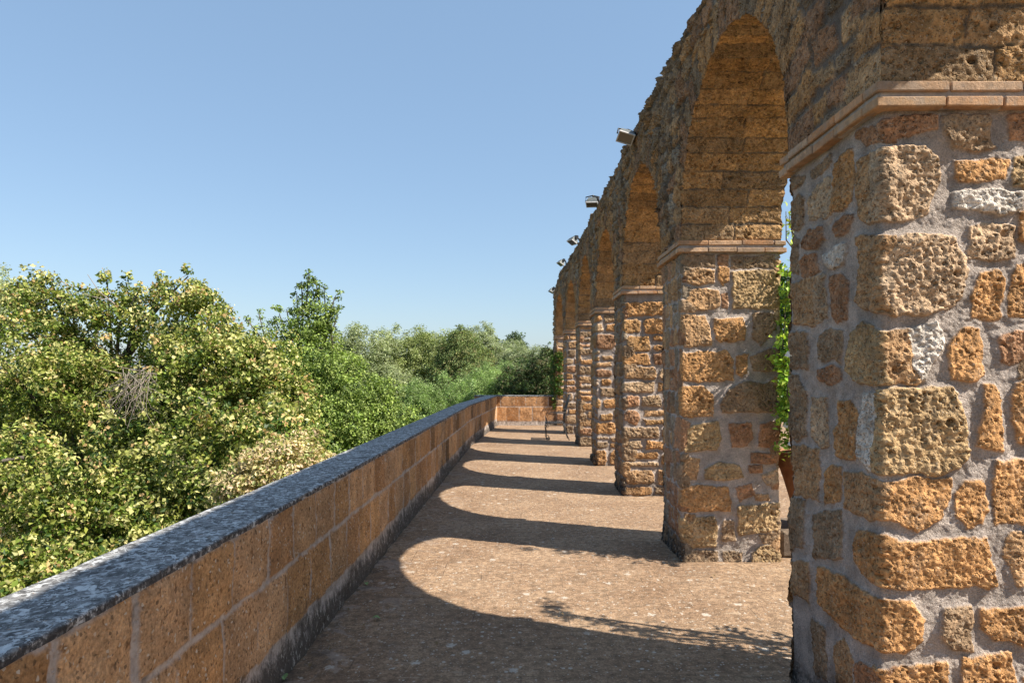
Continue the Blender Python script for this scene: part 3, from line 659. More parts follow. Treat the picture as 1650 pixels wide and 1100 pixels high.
def make_parapet(us, X, Y, NX, NY, label, group, rng, first, seed, swap=False, res=.013):
    mid = len(us)//2; root = empty('parapet_wall', (float(X[mid]), float(Y[mid]), 0)); tag(root, label, 'parapet wall', group)
    polys = block_polys(us[0], us[-1], rng, first=first, tone=.88 if swap else 1.0, zb=.12 if swap else .20)
    nz = int(.885/res); Z = np.linspace(-.03, .885, nz); S = np.repeat(us, nz); ZZ = np.tile(Z, len(us))
    PX = np.repeat(X, nz); PY = np.repeat(Y, nz); ax = np.repeat(NX, nz); ay = np.repeat(NY, nz); P3 = np.stack([PX, PY, ZZ], 1)
    h, mk, tt = stones_field(S, ZZ, P3, polys, warp=.005, edge=.008, hs=.004, rough=.004, pits=.15, mort=.005, seed=seed)
    foot = np.clip(((.20 if not swap else .03)+.05*vnoise(P3, 3, 91)-ZZ)/.14, 0, 1); h = h+foot*(.018+.01*fbm(P3, 9, 3, 92)); mk = mk*(1-foot)
    strk = np.clip((vnoise(np.stack([S, S*0, S*0], 1), 1.6, 95)-.55)*3, 0, 1)*.35
    stain = np.clip((.9 if not swap else .3)*sstep(.31, .03, ZZ+.06*vnoise(P3, 4, 93))*.85+strk+.35*sstep(.80, .885, ZZ)*np.clip(vnoise(P3, 3, 97)+.2, 0, 1), 0, 1)
    V = np.stack([PX+ax*h, PY+ay*h, ZZ], 1)
    # outer face, plain, carried down as the retaining wall
    tk = .30; O = np.stack([X-NX*tk, Y-NY*tk], 1); no = 8; Zo = np.linspace(-5.0, .885, no)
    VO = np.stack([np.repeat(O[:,0], no), np.repeat(O[:,1], no), np.tile(Zo, len(us))], 1)
    fl_ = not swap
    Vall = np.concatenate([V, VO]); F = np.concatenate([gridF(len(us), nz, flip=fl_), gridF(len(us), no, len(V), flip=not fl_)])
    z1 = np.zeros(len(VO)); mesh_np('wall', Vall, F, M['blocks'], root, True, dict(mask=np.concatenate([mk, z1+1]), tint=np.concatenate([tt, np.tile(np.array((.40, .24, .12)), (len(VO), 1))]), stain=np.concatenate([stain, z1])))
    # coping: rounded slab swept along the wall
    zt = .907; zb = .878; ov = .012; cw = .345
    prof = []
    for t in np.linspace(0, 1, 4): prof.append((ov-.005*t*0, zb+(zt-.006-zb)*t))
    for t in np.linspace(0, 1, 40): prof.append((ov-.006-(cw-.012)*t, zt))
    for t in np.linspace(0, 1, 4): prof.append((ov-cw, zt-.006-(zt-.006-zb)*t))
    prof.append((ov-cw*.5, zb)); prof.append((ov, zb))
    prof = np.array(prof); m = len(prof)
    A = np.tile(prof[:,0], len(us)); B = np.tile(prof[:,1], len(us)); cx = np.repeat(X, m); cy = np.repeat(Y, m); ax = np.repeat(NX, m); ay = np.repeat(NY, m)
    P = np.stack([cx+ax*A, cy+ay*A, B], 1); nn = fbm(P, 12, 4, 70+seed); edge = (A > ov-.004) | (A < ov-cw+.004)
    chip = np.clip(vnoise(P, 16, 73)-.25, 0, 1)*.012
    A2 = A-np.where(A > ov-.01, chip+.002*nn, 0); B2 = B+.0022*nn+.002*vnoise(P, 3, 74)-np.where((A > ov-.012) & (B > .9), chip*.6, 0)
    VC = np.stack([cx+ax*A2, cy+ay*A2, B2], 1)
    mesh_np('coping', VC, gridF(len(us), m, flip=fl_), M['coping'], root, True, dict(edge=edge.astype(float)*.9))
    return root
us = np.concatenate([np.arange(-3.5, 6.0, .014), np.arange(6.0, YB+.05, .03)])
Xp = xpar(us); d = np.gradient(Xp, us); L = np.hypot(d, 1); NXp = 1/L; NYp = -d/L
upc = [-3.5, .9*H, 1.0*H-.12, 1.161*H, 1.402*H, 1.635*H, 1.863*H, 2.109*H, 2.341*H, 2.585*H, 2.83*H, 3.07*H, 3.31*H]
upc = [.45*H, .68*H, .92*H, 1.161*H, 1.402*H, 1.635*H, 1.863*H, 2.109*H, 2.341*H, 2.585*H, 2.83*H, 3.07*H, 3.31*H]
loc_ = [.80*H, 1.07*H, 1.32*H, 1.56*H, 1.80*H, 2.028*H, 2.27*H, 2.52*H, 2.77*H, 3.01*H, 3.24*H]
make_parapet(us, Xp, us, NXp, NYp, 'long low wall of orange tuff blocks under dark lichened coping, left of the terrace', None, random.Random(11), (upc, loc_), 1)
ub = np.arange(-1.2, 1.42, .02); Yb_ = np.full(len(ub), YB)
make_parapet(ub, ub, Yb_, ub*0, ub*0-1, 'short end parapet wall of orange tuff blocks closing the terrace beyond the iron chair', None, random.Random(12), None, 2, swap=True, res=.02)

# ------------------------------------------------------------------ foliage
def at(px, py, Y): return np.array(((px-828)/1100*Y, Y, H+(600-py)/1100*Y))
def leaves(C, RAD, OUT, per, size, pal, rg, spread=1.5, asp=.62, up=.5, bright=None, flat=.75, jitter=.16):
    """C clump centres (n,3), RAD (n), OUT outward unit (n,3); returns V,F,T of folded leaf blades"""
    n = len(C)*per; ci = np.repeat(np.arange(len(C)), per)
    d = rg.normal(size=(n, 3)); d /= np.linalg.norm(d, axis=1)[:,None]
    r = rg.random(n)**.45
    p = C[ci]+d*(RAD[ci]*r)[:,None]*np.array((1, 1, flat))
    nrm = d*.55+OUT[ci]*.55+rg.normal(size=(n, 3))*spread*.55; nrm[:,2] += up
    nrm /= np.linalg.norm(nrm, axis=1)[:,None]
    a = rg.normal(size=(n, 3)); a[:,2] -= .5; a -= nrm*(a*nrm).sum(1)[:,None]; a /= np.linalg.norm(a, axis=1)[:,None]
    b = np.cross(nrm, a); L = size*(.6+.8*rg.random(n)); Wd = L*asp*(.8+.4*rg.random(n))
    L = L[:,None]; Wd = Wd[:,None]; f = nrm*L*.16
    V = np.stack([p-a*L*.5, p-a*L*.05-b*Wd*.5+f, p+a*L*.5, p-a*L*.05+b*Wd*.5+f], 1).reshape(-1, 3)
    k = np.arange(n)*4; F = np.concatenate([np.stack([k, k+1, k+2], 1), np.stack([k, k+2, k+3], 1)])
    pal = np.array(pal); pc = rg.integers(0, len(pal), len(C)); pi = np.where(rg.random(n) < .6, pc[ci], rg.integers(0, len(pal), n))
    cb = 1+jitter*rg.normal(size=len(C)); T = pal[pi]*(cb[ci]*(1+.2*rg.normal(size=n)))[:,None]
    return V, F, np.repeat(np.clip(T, .005, .9), 4, 0)
def crown_clumps(lobes, nsub, rsub, ncl, rcl, rg, face=.35, inner=.3):
    """lobes (m,6) centre+radii -> sub-lobes -> clumps on their shells. face = share kept on the side away from the terrace"""
    Ls = np.array(lobes, float); wt = (Ls[:,3]*Ls[:,5]); wt = wt/wt.sum(); C = []; R = []; O = []
    for i, L in enumerate(Ls):
        m = max(3, int(nsub*wt[i])); d = rg.normal(size=(m*3, 3)); d /= np.linalg.norm(d, axis=1)[:,None]
        view = np.array((-L[0], -L[1], 1.6-L[2])); view /= np.linalg.norm(view)
        keep = ((d@view) > -.25) | (rg.random(len(d)) < face); d = d[keep][:m]
        c = L[:3]+d*L[3:]*(.62+.34*rg.random((len(d), 1)))
        for q, dd in zip(c, d):
            rs = rsub*(.6+.8*rg.random())*min(1, L[3]/rsub/1.1)
            e = rg.normal(size=(ncl, 3)); e /= np.linalg.norm(e, axis=1)[:,None]; e = e+dd*.55; e /= np.linalg.norm(e, axis=1)[:,None]
            C.append(q+e*rs*(.55+.5*rg.random((ncl, 1)))); R.append(rcl*(.6+.7*rg.random(ncl))); O.append(e*.6+dd*.4)
        k = int(m*ncl*inner); e = rg.normal(size=(k, 3)); e /= np.linalg.norm(e, axis=1)[:,None]
        C.append(L[:3]+e*L[3:]*(.3+.4*rg.random((k, 1)))); R.append(np.full(k, rcl*1.6)); O.append(e)
    return np.concatenate(C), np.concatenate(R), np.concatenate(O)
def limbs(base, tips, r0, rg, up=.35, nseg=5, r1=.010):
    mb = MB(); base = Vector(base)
    for t in tips:
        t = Vector(t); fork = base.lerp(Vector((base.x, base.y, t.z)), rg.uniform(.35, .75)); pts = []
        for k in range(nseg+1):
            u = k/nseg; p = fork.lerp(t, u); p.z += up*math.sin(u*math.pi)*(t-fork).length*.2
            pts.append(p+Vector(rg.normal(size=3))*(.05 if 0 < k < nseg else 0)*(t-fork).length*.5)
        rr = [r0*.45*(1-u/nseg)**1.2+r1 for u in range(nseg+1)]
        mb.tube(pts, rr, 5, False)
    return mb
def make_tree(name, label, cat, base, lobes, nsub, rsub, ncl, rcl, per, leaf, pal, seed, group=None, mat='leaf', trunk=.16, nlimb=14, seeds=None, sprigs=(), up=.45, face=.35, flat=.75, asp=.62, jitter=.16, bark='bark', inner=.12, holes=0.0):
    rg = np.random.default_rng(seed); root = empty(name, tuple(base)); tag(root, label, cat, group)
    C, R, O = crown_clumps(lobes, nsub, rsub, ncl, rcl, rg, face, inner)
    if holes:                                # hollows between the boughs
        k = vnoise(C, 1.15, seed+3)+.5*vnoise(C, 2.6, seed+4) > -1+holes; C, R, O = C[k], R[k], O[k]
    for (a, b, n) in sprigs:                 # a spray of leaves along a shoot
        u = np.linspace(0, 1, n)[:,None]; q = np.array(a)*(1-u)+np.array(b)*u+rg.normal(size=(n, 3))*rcl*.35
        C = np.concatenate([C, q]); R = np.concatenate([R, rcl*(1.0-.45*u[:,0])]); O = np.concatenate([O, np.tile((0, -.3, .9), (n, 1))])
    V, F, T = leaves(C, R, O, per, leaf, pal, rg, up=up, flat=flat, asp=asp, jitter=jitter)
    mesh_np('crown', V, F, M[mat], root, False, dict(tint=T))
    if seeds:
        k = rg.random(len(C)) < seeds['share']; dz = O[:,2] > -.3; sel = k & dz & (C[:,2]+1.2+.8*rg.normal(size=len(C)) > 0)
        V, F, T = leaves(C[sel]+O[sel]*rcl*.35, R[sel]*.8, O[sel], seeds['per'], seeds['size'], seeds['pal'], rg, up=.1, asp=.75, jitter=.12)
        mesh_np('seed_clusters', V, F, M['seed'], root, False, dict(tint=T))
    Ls = np.array(lobes, float); top = Ls[np.argmax(Ls[:,5])]
    mb = MB(); bx, by, bz = base; pts = [Vector((bx, by, bz)).lerp(Vector(top[:3]), u)+Vector(rg.normal(size=3))*.08*(0 < u < 1) for u in (0, .25, .5, .75, 1)]
    mb.tube(pts, [trunk*1.25, trunk, trunk*.8, trunk*.5, .012], 9); mb.build('trunk', M[bark], root, True)
    idx = rg.choice(len(C), min(nlimb, len(C)), replace=False)
    tips = [tuple(C[i]) for i in idx]+[tuple(b) for (_, b, _) in sprigs]
    limbs((bx, by, bz), tips, trunk, rg).build('limbs', M[bark], root, True)
    return root
MAPLE = [(.10, .15, .022), (.165, .21, .033), (.28, .30, .06), (.04, .08, .013), (.18, .24, .04), (.37, .37, .12)]
CREAM = [(.62, .58, .24), (.52, .52, .19), (.66, .58, .27), (.36, .38, .11), (.54, .36, .17)]
OAK = [(.19, .27, .055), (.26, .34, .075), (.09, .14, .03), (.33, .40, .11)]
OLIVE = [(.31, .35, .18), (.38, .42, .24), (.22, .26, .12), (.44, .47, .28)]
def lobe(px, py, Y, r, rz=None, ry=None): 
    c = at(px, py, Y); return (*c, r, ry or r, rz or r)
G0 = -5.0
# large hedge maple leaning up to the parapet
la = [lobe(150, 750, 11.6, 2.3, 2.1, 2.2), lobe(-120, 750, 12.0, 2.4, 2.1), lobe(330, 740, 10.6, 1.5, 1.9, 1.6), lobe(66, 510, 11.2, .45, .38), lobe(182, 508, 11.2, .42, .36), lobe(285, 510, 11.0, .52, .42), lobe(345, 560, 10.8, .72, .6), lobe(398, 605, 11.2, .6, .6), lobe(320, 540, 11.0, .5, .4),
      lobe(-20, 545, 11.6, .7, .5), lobe(395, 650, 10.0, .9, 1.0), lobe(330, 830, 8.3, 1.1, 1.1), lobe(190, 870, 8.0, 1.3, 1.2), lobe(30, 900, 7.7, 1.3, 1.2), lobe(-60, 980, 6.8, 1.1, 1.0), lobe(430, 800, 8.2, .7, .9), lobe(110, 605, 11.0, 1.2, .7), lobe(260, 620, 10.8, 1.1, .8)]
make_tree('maple_tree', 'big spreading tree with pale yellow green leaves and seed clusters, nearest beyond the left parapet', 'tree', (at(150, 730, 12.2)[0], 12.4, G0), la,
    340, .44, 18, .19, 32, .062, MAPLE, 1, trunk=.2, nlimb=55, seeds=dict(share=.74, per=17, size=.054, pal=CREAM), inner=.30, up=.28, holes=.62,
    sprigs=[(at(60, 490, 11.2), at(66, 452, 11.2), 8), (at(75, 490, 11.2), at(84, 455, 11.2), 6), (at(160, 490, 11.1), at(172, 446, 11.1), 8), (at(190, 490, 11.1), at(203, 455, 11.1), 7), (at(215, 500, 11.1), at(222, 472, 11.1), 5), (at(240, 500, 11.1), at(262, 460, 11.1), 7), (at(265, 480, 11), at(262, 452, 11), 6), (at(278, 480, 11), at(303, 445, 11), 4), (at(300, 490, 11), at(322, 462, 11), 6), (at(95, 482, 11.1), at(115, 480, 11.1), 4), (at(330, 500, 10.8), at(345, 480, 10.8), 5), (at(25, 490, 11.4), at(28, 455, 11.4), 5)])
mt = bpy.data.objects['maple_tree']
rg = np.random.default_rng(5); mb = MB()
for i in range(60):                          # dead bare twigs showing on the sunny side of the crown
    o = at(225+rg.uniform(-30, 25), 612+rg.uniform(-22, 25), 8.9+rg.uniform(-.15, .2)); e = o+rg.normal(size=3)*np.array((.17, .12, .12))+np.array((-.06, -.1, -.24))
    m1 = (o+e)/2+rg.normal(size=3)*.05; mb.tube([o, m1, e, e+rg.normal(size=3)*.07], [.005, .0035, .0025, .0012], 4, False)
mb.tube([at(240, 600, 9.1), at(228, 620, 8.95), at(215, 660, 8.8), at(205, 690, 8.8)], [.010, .008, .006, .003], 5, False)
tw = mb.build('dead_branch', M['twig'], mt, True); tw['label'] = 'bare grey dead branch with fine twigs'
for (a, b, c) in (((185, 490), (160, 470), (141, 442)), ((180, 485), (150, 478), (130, 472)), ((280, 480), (282, 455), (300, 443)), ((60, 490), (85, 478), (118, 486)), ((320, 640), (345, 655), (350, 690))):
    mb = MB(); mb.tube([at(*a, 10.9 if a[1] < 600 else 8.6), at(*b, 10.9 if a[1] < 600 else 8.5), at(*c, 10.9 if a[1] < 600 else 8.5)], [.012, .008, .004], 4, False); mb.build('bare_twig', M['twig'], mt, True)

# dry seeding shrub at the wall
make_tree('dry_shrub', 'low shrub covered in dry cream and pinkish seed heads just over the parapet coping', 'shrub', (at(455, 800, 7.6)[0], 7.6, G0), [lobe(452, 762, 7.2, .34, .26), lobe(490, 738, 7.6, .26, .20), lobe(420, 790, 7.0, .34, .26)],
    40, .2, 12, .10, 22, .042, [(.62, .50, .28), (.68, .50, .33), (.55, .46, .22), (.30, .34, .11)], 2, trunk=.04, nlimb=10)
# oak with a narrow leader
lb = [lobe(498, 515, 15, .30, .62), lobe(500, 575, 15, .62, .6), lobe(530, 610, 15, .7, .6), lobe(470, 640, 14.6, 1.15, 1.1), lobe(545, 650, 14.4, 1.2, 1.0), lobe(600, 700, 14.0, 1.1, .9), lobe(500, 740, 13.4, 1.3, 1.2), lobe(425, 590, 15, .6, .6), lobe(440, 700, 13.8, 1.2, 1.2)]
make_tree('oak_tree', 'mid green oak tree with a narrow pointed top, standing right behind the big pale maple', 'tree', (at(500, 700, 15)[0], 15.2, G0), lb,
    230, .38, 15, .18, 30, .060, OAK, 3, trunk=.17, nlimb=50, jitter=.2,
    sprigs=[(at(498, 500, 15), at(498, 440, 15), 13), (at(505, 500, 15), at(508, 449, 15), 9), (at(510, 520, 15), at(541, 476, 15), 10), (at(515, 530, 15), at(545, 505, 15), 9), (at(518, 540, 15), at(538, 492, 15), 8), (at(492, 515, 15), at(478, 472, 15), 9), (at(490, 530, 15), at(462, 498, 15), 9),
            (at(500, 490, 15), at(522, 462, 15), 8), (at(430, 560, 15), at(398, 515, 15), 8), (at(440, 555, 15), at(417, 505, 15), 8), (at(445, 560, 15), at(440, 510, 15), 7), (at(465, 560, 15), at(450, 505, 15), 8), (at(496, 480, 15), at(486, 455, 15), 6)])
make_tree('distant_tree', 'grey green tree top rising at the far left edge of the photo behind the maple', 'tree', (at(-30, 500, 20)[0], 20, G0), [lobe(-40, 500, 20, 1.1, 1.2), lobe(-5, 465, 20, .35, .6)], 40, .4, 12, .2, 20, .07, OLIVE, 4, trunk=.15, nlimb=14)
# grey green crowns in the middle distance
mids = [('broad grey green tree between the oak and the middle of the tree line', 34, [lobe(590, 590, 34, 1.9, 1.9), lobe(560, 640, 33, 1.6, 1.5), lobe(625, 650, 32, 1.8, 1.5)], OLIVE, 11),
        ('rounded grey green tree with visible dark limbs, highest in the middle of the tree line', 36, [lobe(682, 585, 36, 2.2, 1.6), lobe(655, 560, 36, 1.2, .9), lobe(715, 570, 36, 1.3, 1.0), lobe(700, 640, 35, 1.8, 1.5)], [(.30, .35, .13), (.38, .42, .18), (.21, .25, .085), (.44, .47, .24)], 12),
        ('darker pointed tree with brown patches to the right of the rounded grey green one', 33, [lobe(745, 600, 33, 1.2, 1.6), lobe(742, 565, 33, .6, .8), lobe(775, 630, 32, 1.3, 1.2)], [(.22, .28, .11), (.28, .34, .14), (.14, .18, .07), (.30, .28, .13)], 13),
        ('pale silvery tree furthest back before the end parapet', 44, [lobe(765, 565, 44, 1.5, 1.2), lobe(805, 580, 44, 1.6, 1.1), lobe(845, 590, 43, 1.7, 1.1), lobe(880, 600, 42, 1.5, 1.2), lobe(775, 545, 44, .7, .6)], [(.34, .38, .22), (.39, .43, .27), (.28, .32, .17), (.42, .45, .32)], 14)]
for lab, Y, lbs, pal, sd in mids:
    make_tree('background_tree', lab, 'tree', (lbs[0][0], Y+.5, G0), lbs, 130, .50, 16, .26, 30, .11, pal, sd, group='trees in the middle distance', mat='leaf_fine', trunk=.2, nlimb=26, up=.7, asp=.38, face=.2, jitter=.14)
make_tree('background_tree', 'dark narrow tree tips showing just left of the last arch', 'tree', (at(822, 600, 50)[0], 50.5, G0), [lobe(822, 575, 50, 1.3, 1.0), lobe(800, 560, 50, .5, .5), lobe(826, 553, 50, .7, .4)], 40, .5, 12, .3, 20, .14, [(.08, .12, .05), (.12, .16, .07)], 15, group='trees in the middle distance', mat='leaf_fine', trunk=.2, nlimb=14, asp=.5, face=.2)
# feathery saplings in front of them
for i, (px, py, Y, r, lab) in enumerate(((655, 690, 21, 1.0, 'feathery bright green sapling just above the middle of the parapet'), (610, 720, 19, .9, 'feathery sapling low beside the oak above the coping'), (712, 668, 22, 1.0, 'feathery sapling right of the first one with soft blue green plumes'),
                                         (765, 650, 24, 1.0, 'feathery sapling nearest the corner of the two parapets'), (800, 640, 27, .9, 'soft green plume of a sapling behind the parapet corner'))):
    lbs = [lobe(px, py, Y, r, r*1.0), lobe(px+12, py-30, Y+.3, r*.55, r*.7), lobe(px-22, py+10, Y-.3, r*.6, r*.7)]
    make_tree('feathery_sapling', lab, 'young tree', (lbs[0][0], Y+.2, G0), lbs, 46, .34, 13, .15, 34, .085, [(.29, .40, .16), (.36, .47, .20), (.20, .28, .11), (.43, .52, .26)], 30+i, group='feathery saplings', mat='leaf_fine', trunk=.05, nlimb=14, asp=.16, up=.75, flat=1.3, face=.2)
make_tree('evergreen_shrub', 'dark glossy rounded shrub standing right behind the end parapet wall', 'shrub', (at(850, 640, 23)[0], 23.2, G0), [lobe(842, 618, 23, .75, .75), lobe(872, 610, 22.6, .55, .75), lobe(815, 632, 23.5, .4, .4), lobe(884, 585, 22.6, .3, .6)], 60, .26, 14, .12, 26, .055, [(.055, .095, .03), (.08, .13, .04), (.12, .18, .05), (.17, .15, .07)], 41, trunk=.07, nlimb=16, face=.25,
    sprigs=[(at(885, 590, 22.6), at(884, 552, 22.6), 6), (at(870, 600, 22.6), at(858, 572, 22.6), 5)])
# far wood behind everything, read as one mass
rg = np.random.default_rng(77); lbs = []
for i in range(64):
    Y = rg.uniform(55, 75); px = -260+i*20; py = 640 if px < 480 else 606; lbs.append((*at(px, py+rg.uniform(-14, 20), Y), rg.uniform(1.6, 2.6), 2.0, rg.uniform(1.4, 2.6)))
for i in range(46):                          # the same wood closing the view beyond the courtyard
    X = 14+i*1.5; Y = 62-i*1.1+rg.uniform(-6, 6); lbs.append((X, Y, rg.uniform(-1.5, .8), rg.uniform(2, 3), 2.2, rg.uniform(1.8, 2.8)))
C, R, O = crown_clumps(lbs, 1250, .9, 9, .5, rg, .1, .1); V, F, T = leaves(C, R, O, 12, .24, [(.15, .19, .09), (.19, .23, .12), (.11, .14, .07)], rg, asp=.5)
o = mesh_np('distant_wood', V, F, M['leaf_fine'], None, False, dict(tint=T), loc=(0, 0, 0)); tag(o, 'hazy far wood filling the gaps between the nearer trees', 'wood', kind='stuff')
# undergrowth between the wall and the trees
C = np.stack([rg.uniform(-12, 0, 1500), rg.uniform(3, 34, 1500), rg.uniform(-5, -3.4, 1500)], 1); C[:,0] = np.minimum(C[:,0], -2.4-.0*C[:,1])
V, F, T = leaves(C, np.full(1500, .7), np.tile((0, 0, 1.), (1500, 1)), 22, .16, OAK, rg)
o = mesh_np('undergrowth', V, F, M['leaf_fine'], None, False, dict(tint=T), loc=(0, 0, 0)); tag(o, 'scrubby green undergrowth below the terrace between the trees', 'undergrowth', kind='stuff')
make_tree('courtyard_tree', 'distant rounded green tree seen through the gap between the two nearest pillars', 'tree', (14.2, 36.5, G0), [(14.2, 36, 3.2, 4.0, 3.5, 3.5), (11.5, 33, 1.2, 3, 2.5, 2.5), (16, 34, 2.0, 3, 2.5, 2.5)], 190, .8, 14, .42, 40, .20, [(.06, .13, .025), (.09, .18, .035), (.12, .21, .05)], 51, mat='leaf', trunk=.3, nlimb=20, face=.2)

# ------------------------------------------------------------------ climbing roses in pots on the courtyard side
def pot(c, label, group, zb=.0, k=1.0):
    mb = MB(); prof = [(.0, 0), (.135, 0), (.145, .02), (.150, .10), (.185, .25), (.235, .42), (.262, .50), (.268, .52), (.300, .525), (.306, .56), (.304, .66), (.296, .672), (.270, .672), (.262, .655), (.255, .60), (.0, .60)]
    o = empty('terracotta_pot', (c[0], c[1], zb)); tag(o, label, 'flower pot', group)
    mb.lathe((c[0], c[1], zb), [(r*k, z*k) for r, z in prof[:-2]]); mb.build('pot_body', M['terracotta'], o, True)
    s = MB(); s.lathe((c[0], c[1], zb), [(.256*k, .605*k), (.15*k, .622*k), (0.001, .625*k)]); s.build('soil', M['soil'], o, True); return o
ROSE = [(.24, .42, .04), (.36, .54, .06), (.48, .62, .09), (.56, .68, .12), (.12, .22, .03)]
def rose(c, z0, pts, label, group, seed, dens=1.0, fl=6, front=None):
    rg = np.random.default_rng(seed); o = empty('climbing_rose', (c[0], c[1], z0)); tag(o, label, 'climbing rose', group)
    C = []; R = []; mb = MB()
    for (a, b, n, r) in pts:
        u = np.linspace(0, 1, int(n*dens))[:,None]; q = np.array(a)*(1-u)+np.array(b)*u+rg.normal(size=(len(u), 3))*r*.55; C.append(q); R.append(np.full(len(q), .085))
        for j in range(3):
            e = Vector(b)+Vector(rg.normal(size=3))*r*.4; m_ = (Vector(a)+Vector(b))/2+Vector(rg.normal(size=3))*r*.6
            mb.tube([(c[0]+rg.normal()*.04, c[1]+rg.normal()*.04, z0), tuple(Vector(a)+Vector(rg.normal(size=3))*r*.2), m_, e], [.012, .009, .006, .003], 5, False)
    C = np.concatenate(C); R = np.concatenate(R); O = rg.normal(size=C.shape)*.5+np.array((.5, -.4, .6)); O /= np.linalg.norm(O, axis=1)[:,None]
    V, F, T = leaves(C, R, O, 15, .046, ROSE, rg, up=.4); mesh_np('foliage', V, F, M['leaf'], o, False, dict(tint=T)); mb.build('stems', M['bark'], o, True)
    spots = list(front or [])+[C[i]+np.array((0, -.10, 0)) for i in rg.choice(len(C), fl, replace=False)]
    for s in spots:
        f = MB()
        for k in range(14):
            a = k*2.4; t = .2+.07*k; d = Vector((math.cos(a)*math.sin(t), math.sin(a)*math.sin(t), math.cos(t))); u = d.orthogonal().normalized(); w = d.cross(u); r = .020+.0013*k
            p = Vector(s)+d*r*.7; f.add([p-u*r, p-w*r*.9+d*.006, p+u*r, p+w*r*.9+d*.006, p+d*.012], [(0, 1, 4), (1, 2, 4), (2, 3, 4), (3, 0, 4)])
        f.build('flower', M['petal'], o)
    return o
XR = XF+WX
names = ['', 'the nearest pillar', 'the second pillar', 'the third pillar', 'the fourth pillar', 'the fifth pillar']
for k in range(1, 6):
    Yf, Yb = PIL[k]; dx = float(drift(Yf))
    if k == 1: pc = (XR+.42, Yb+.10)
    elif k == 2: pc = (2.665, 6.12)
    else: pc = (XR+.40+dx, Yf+.25)
    zb = .225
    bl = MB(); bl.box((pc[0]+.02, pc[1]+.08, .112), (.74, .60, .222), bev=.02); b_ = bl.build('stone_plinth', M['plinth']); tag(b_, 'low dark stone block under the flower pot beside '+names[k], 'plinth', 'plinths under the flower pots')
    b_['kind'] = 'thing'
    pot(pc, 'large tapering terracotta flower pot on a dark block beside '+names[k], 'terracotta pots', zb)
    z = .85
    if k == 1: P = [((XR+.40, Yb+.10, z), (XR+.30, Yb-.1, 2.0), 40, .22), ((XR+.30, Yb-.05, 1.9), (XR+.12, Yb+.22, 2.55), 14, .09), ((XR+.14, Yb+.18, 2.50), (XR+.02, Yb+.42, 2.42), 5, .05), ((XR+.4, Yb-.2, 1.6), (XR+.5, Yb-.5, 3.0), 24, .16)]
    elif k == 2: P = [((2.58, 5.82, z+.03), (2.60, 5.78, 2.36), 230, .24), ((2.36, 5.62, .95), (2.30, 5.64, 1.65), 40, .13), ((2.36, 5.68, 1.1), (2.33, 5.68, 2.42), 110, .14), ((2.28, 5.5, 1.15), (2.24, 5.52, 1.85), 34, .10), ((2.5, 5.7, 2.2), (2.50, 5.8, 2.62), 13, .09), ((2.62, 6.05, 2.5), (2.46, 6.2, 3.02), 14, .08), ((2.75, 5.95, 1.5), (2.85, 5.9, 2.9), 40, .16), ((2.42, 5.75, 1.0), (2.46, 5.7, .72), 4, .05), ((2.40, 5.5, 1.2), (2.75, 5.2, 1.9), 12, .13), ((2.75, 5.4, 2.3), (3.0, 5.1, 3.2), 16, .15)]
    else: P = [((pc[0], pc[1], z), (pc[0]-.1, Yf+.0, 2.0), 46, .22), ((pc[0]-.1, Yf-.05, 1.6), (pc[0]+.1, Yf-.15, 2.7), 22, .16), ((pc[0], Yf-.1, 2.2), (XR+.1+dx, Yf-.3, 2.9), 10, .12)]
    fr = [(2.385, 5.45, H+(600-672)*5.5/1100), (2.21, 5.46, H+(600-573)*5.46/1100), (2.41, 5.5, H+(600-518)*5.5/1100), (2.25, 5.5, H+(600-716)*5.5/1100)] if k == 2 else None
    rose(pc, .83, P, 'green climbing rose with small white flowers growing from the pot beside '+names[k], 'climbing roses on the courtyard side', 60+k, fl=6, front=fr)
# ivy on the last pillar
rg = np.random.default_rng(90); n = 300; yy = rg.uniform(PIL[7][0]-.05, PIL[7][1]+.2, n); zz = .5+rg.random(n)**1.1*1.75
C = np.stack([XF-.10*H-.03-rg.random(n)*.04, yy, zz], 1); C2 = np.stack([XF-.10*H+rg.random(90)*.18, np.full(90, PIL[7][0]-.07), .9+rg.random(90)*1.3], 1); C = np.concatenate([C, C2])
V, F, T = leaves(C, np.full(len(C), .075), np.tile((-1., -.2, .1), (len(C), 1)), 12, .06, [(.07, .15, .02), (.10, .20, .03), (.05, .10, .02), (.22, .20, .05)], rg, up=.1)
iv = empty('ivy', (XF-.2, PIL[7][0], 0)); tag(iv, 'dark green ivy climbing the last pillar of the arcade beside the end parapet', 'ivy'); mesh_np('foliage', V, F, M['leaf'], iv, False, dict(tint=T))
mb = MB()
for i in range(6):
    y = PIL[7][0]+.1*i; mb.tube([(XF-.18, y, 0), (XF-.22, y+.1, 1.2), (XF-.22, y-.05, 2.4)], [.015, .01, .006], 5, False)
mb.build('stems', M['bark'], iv, True)

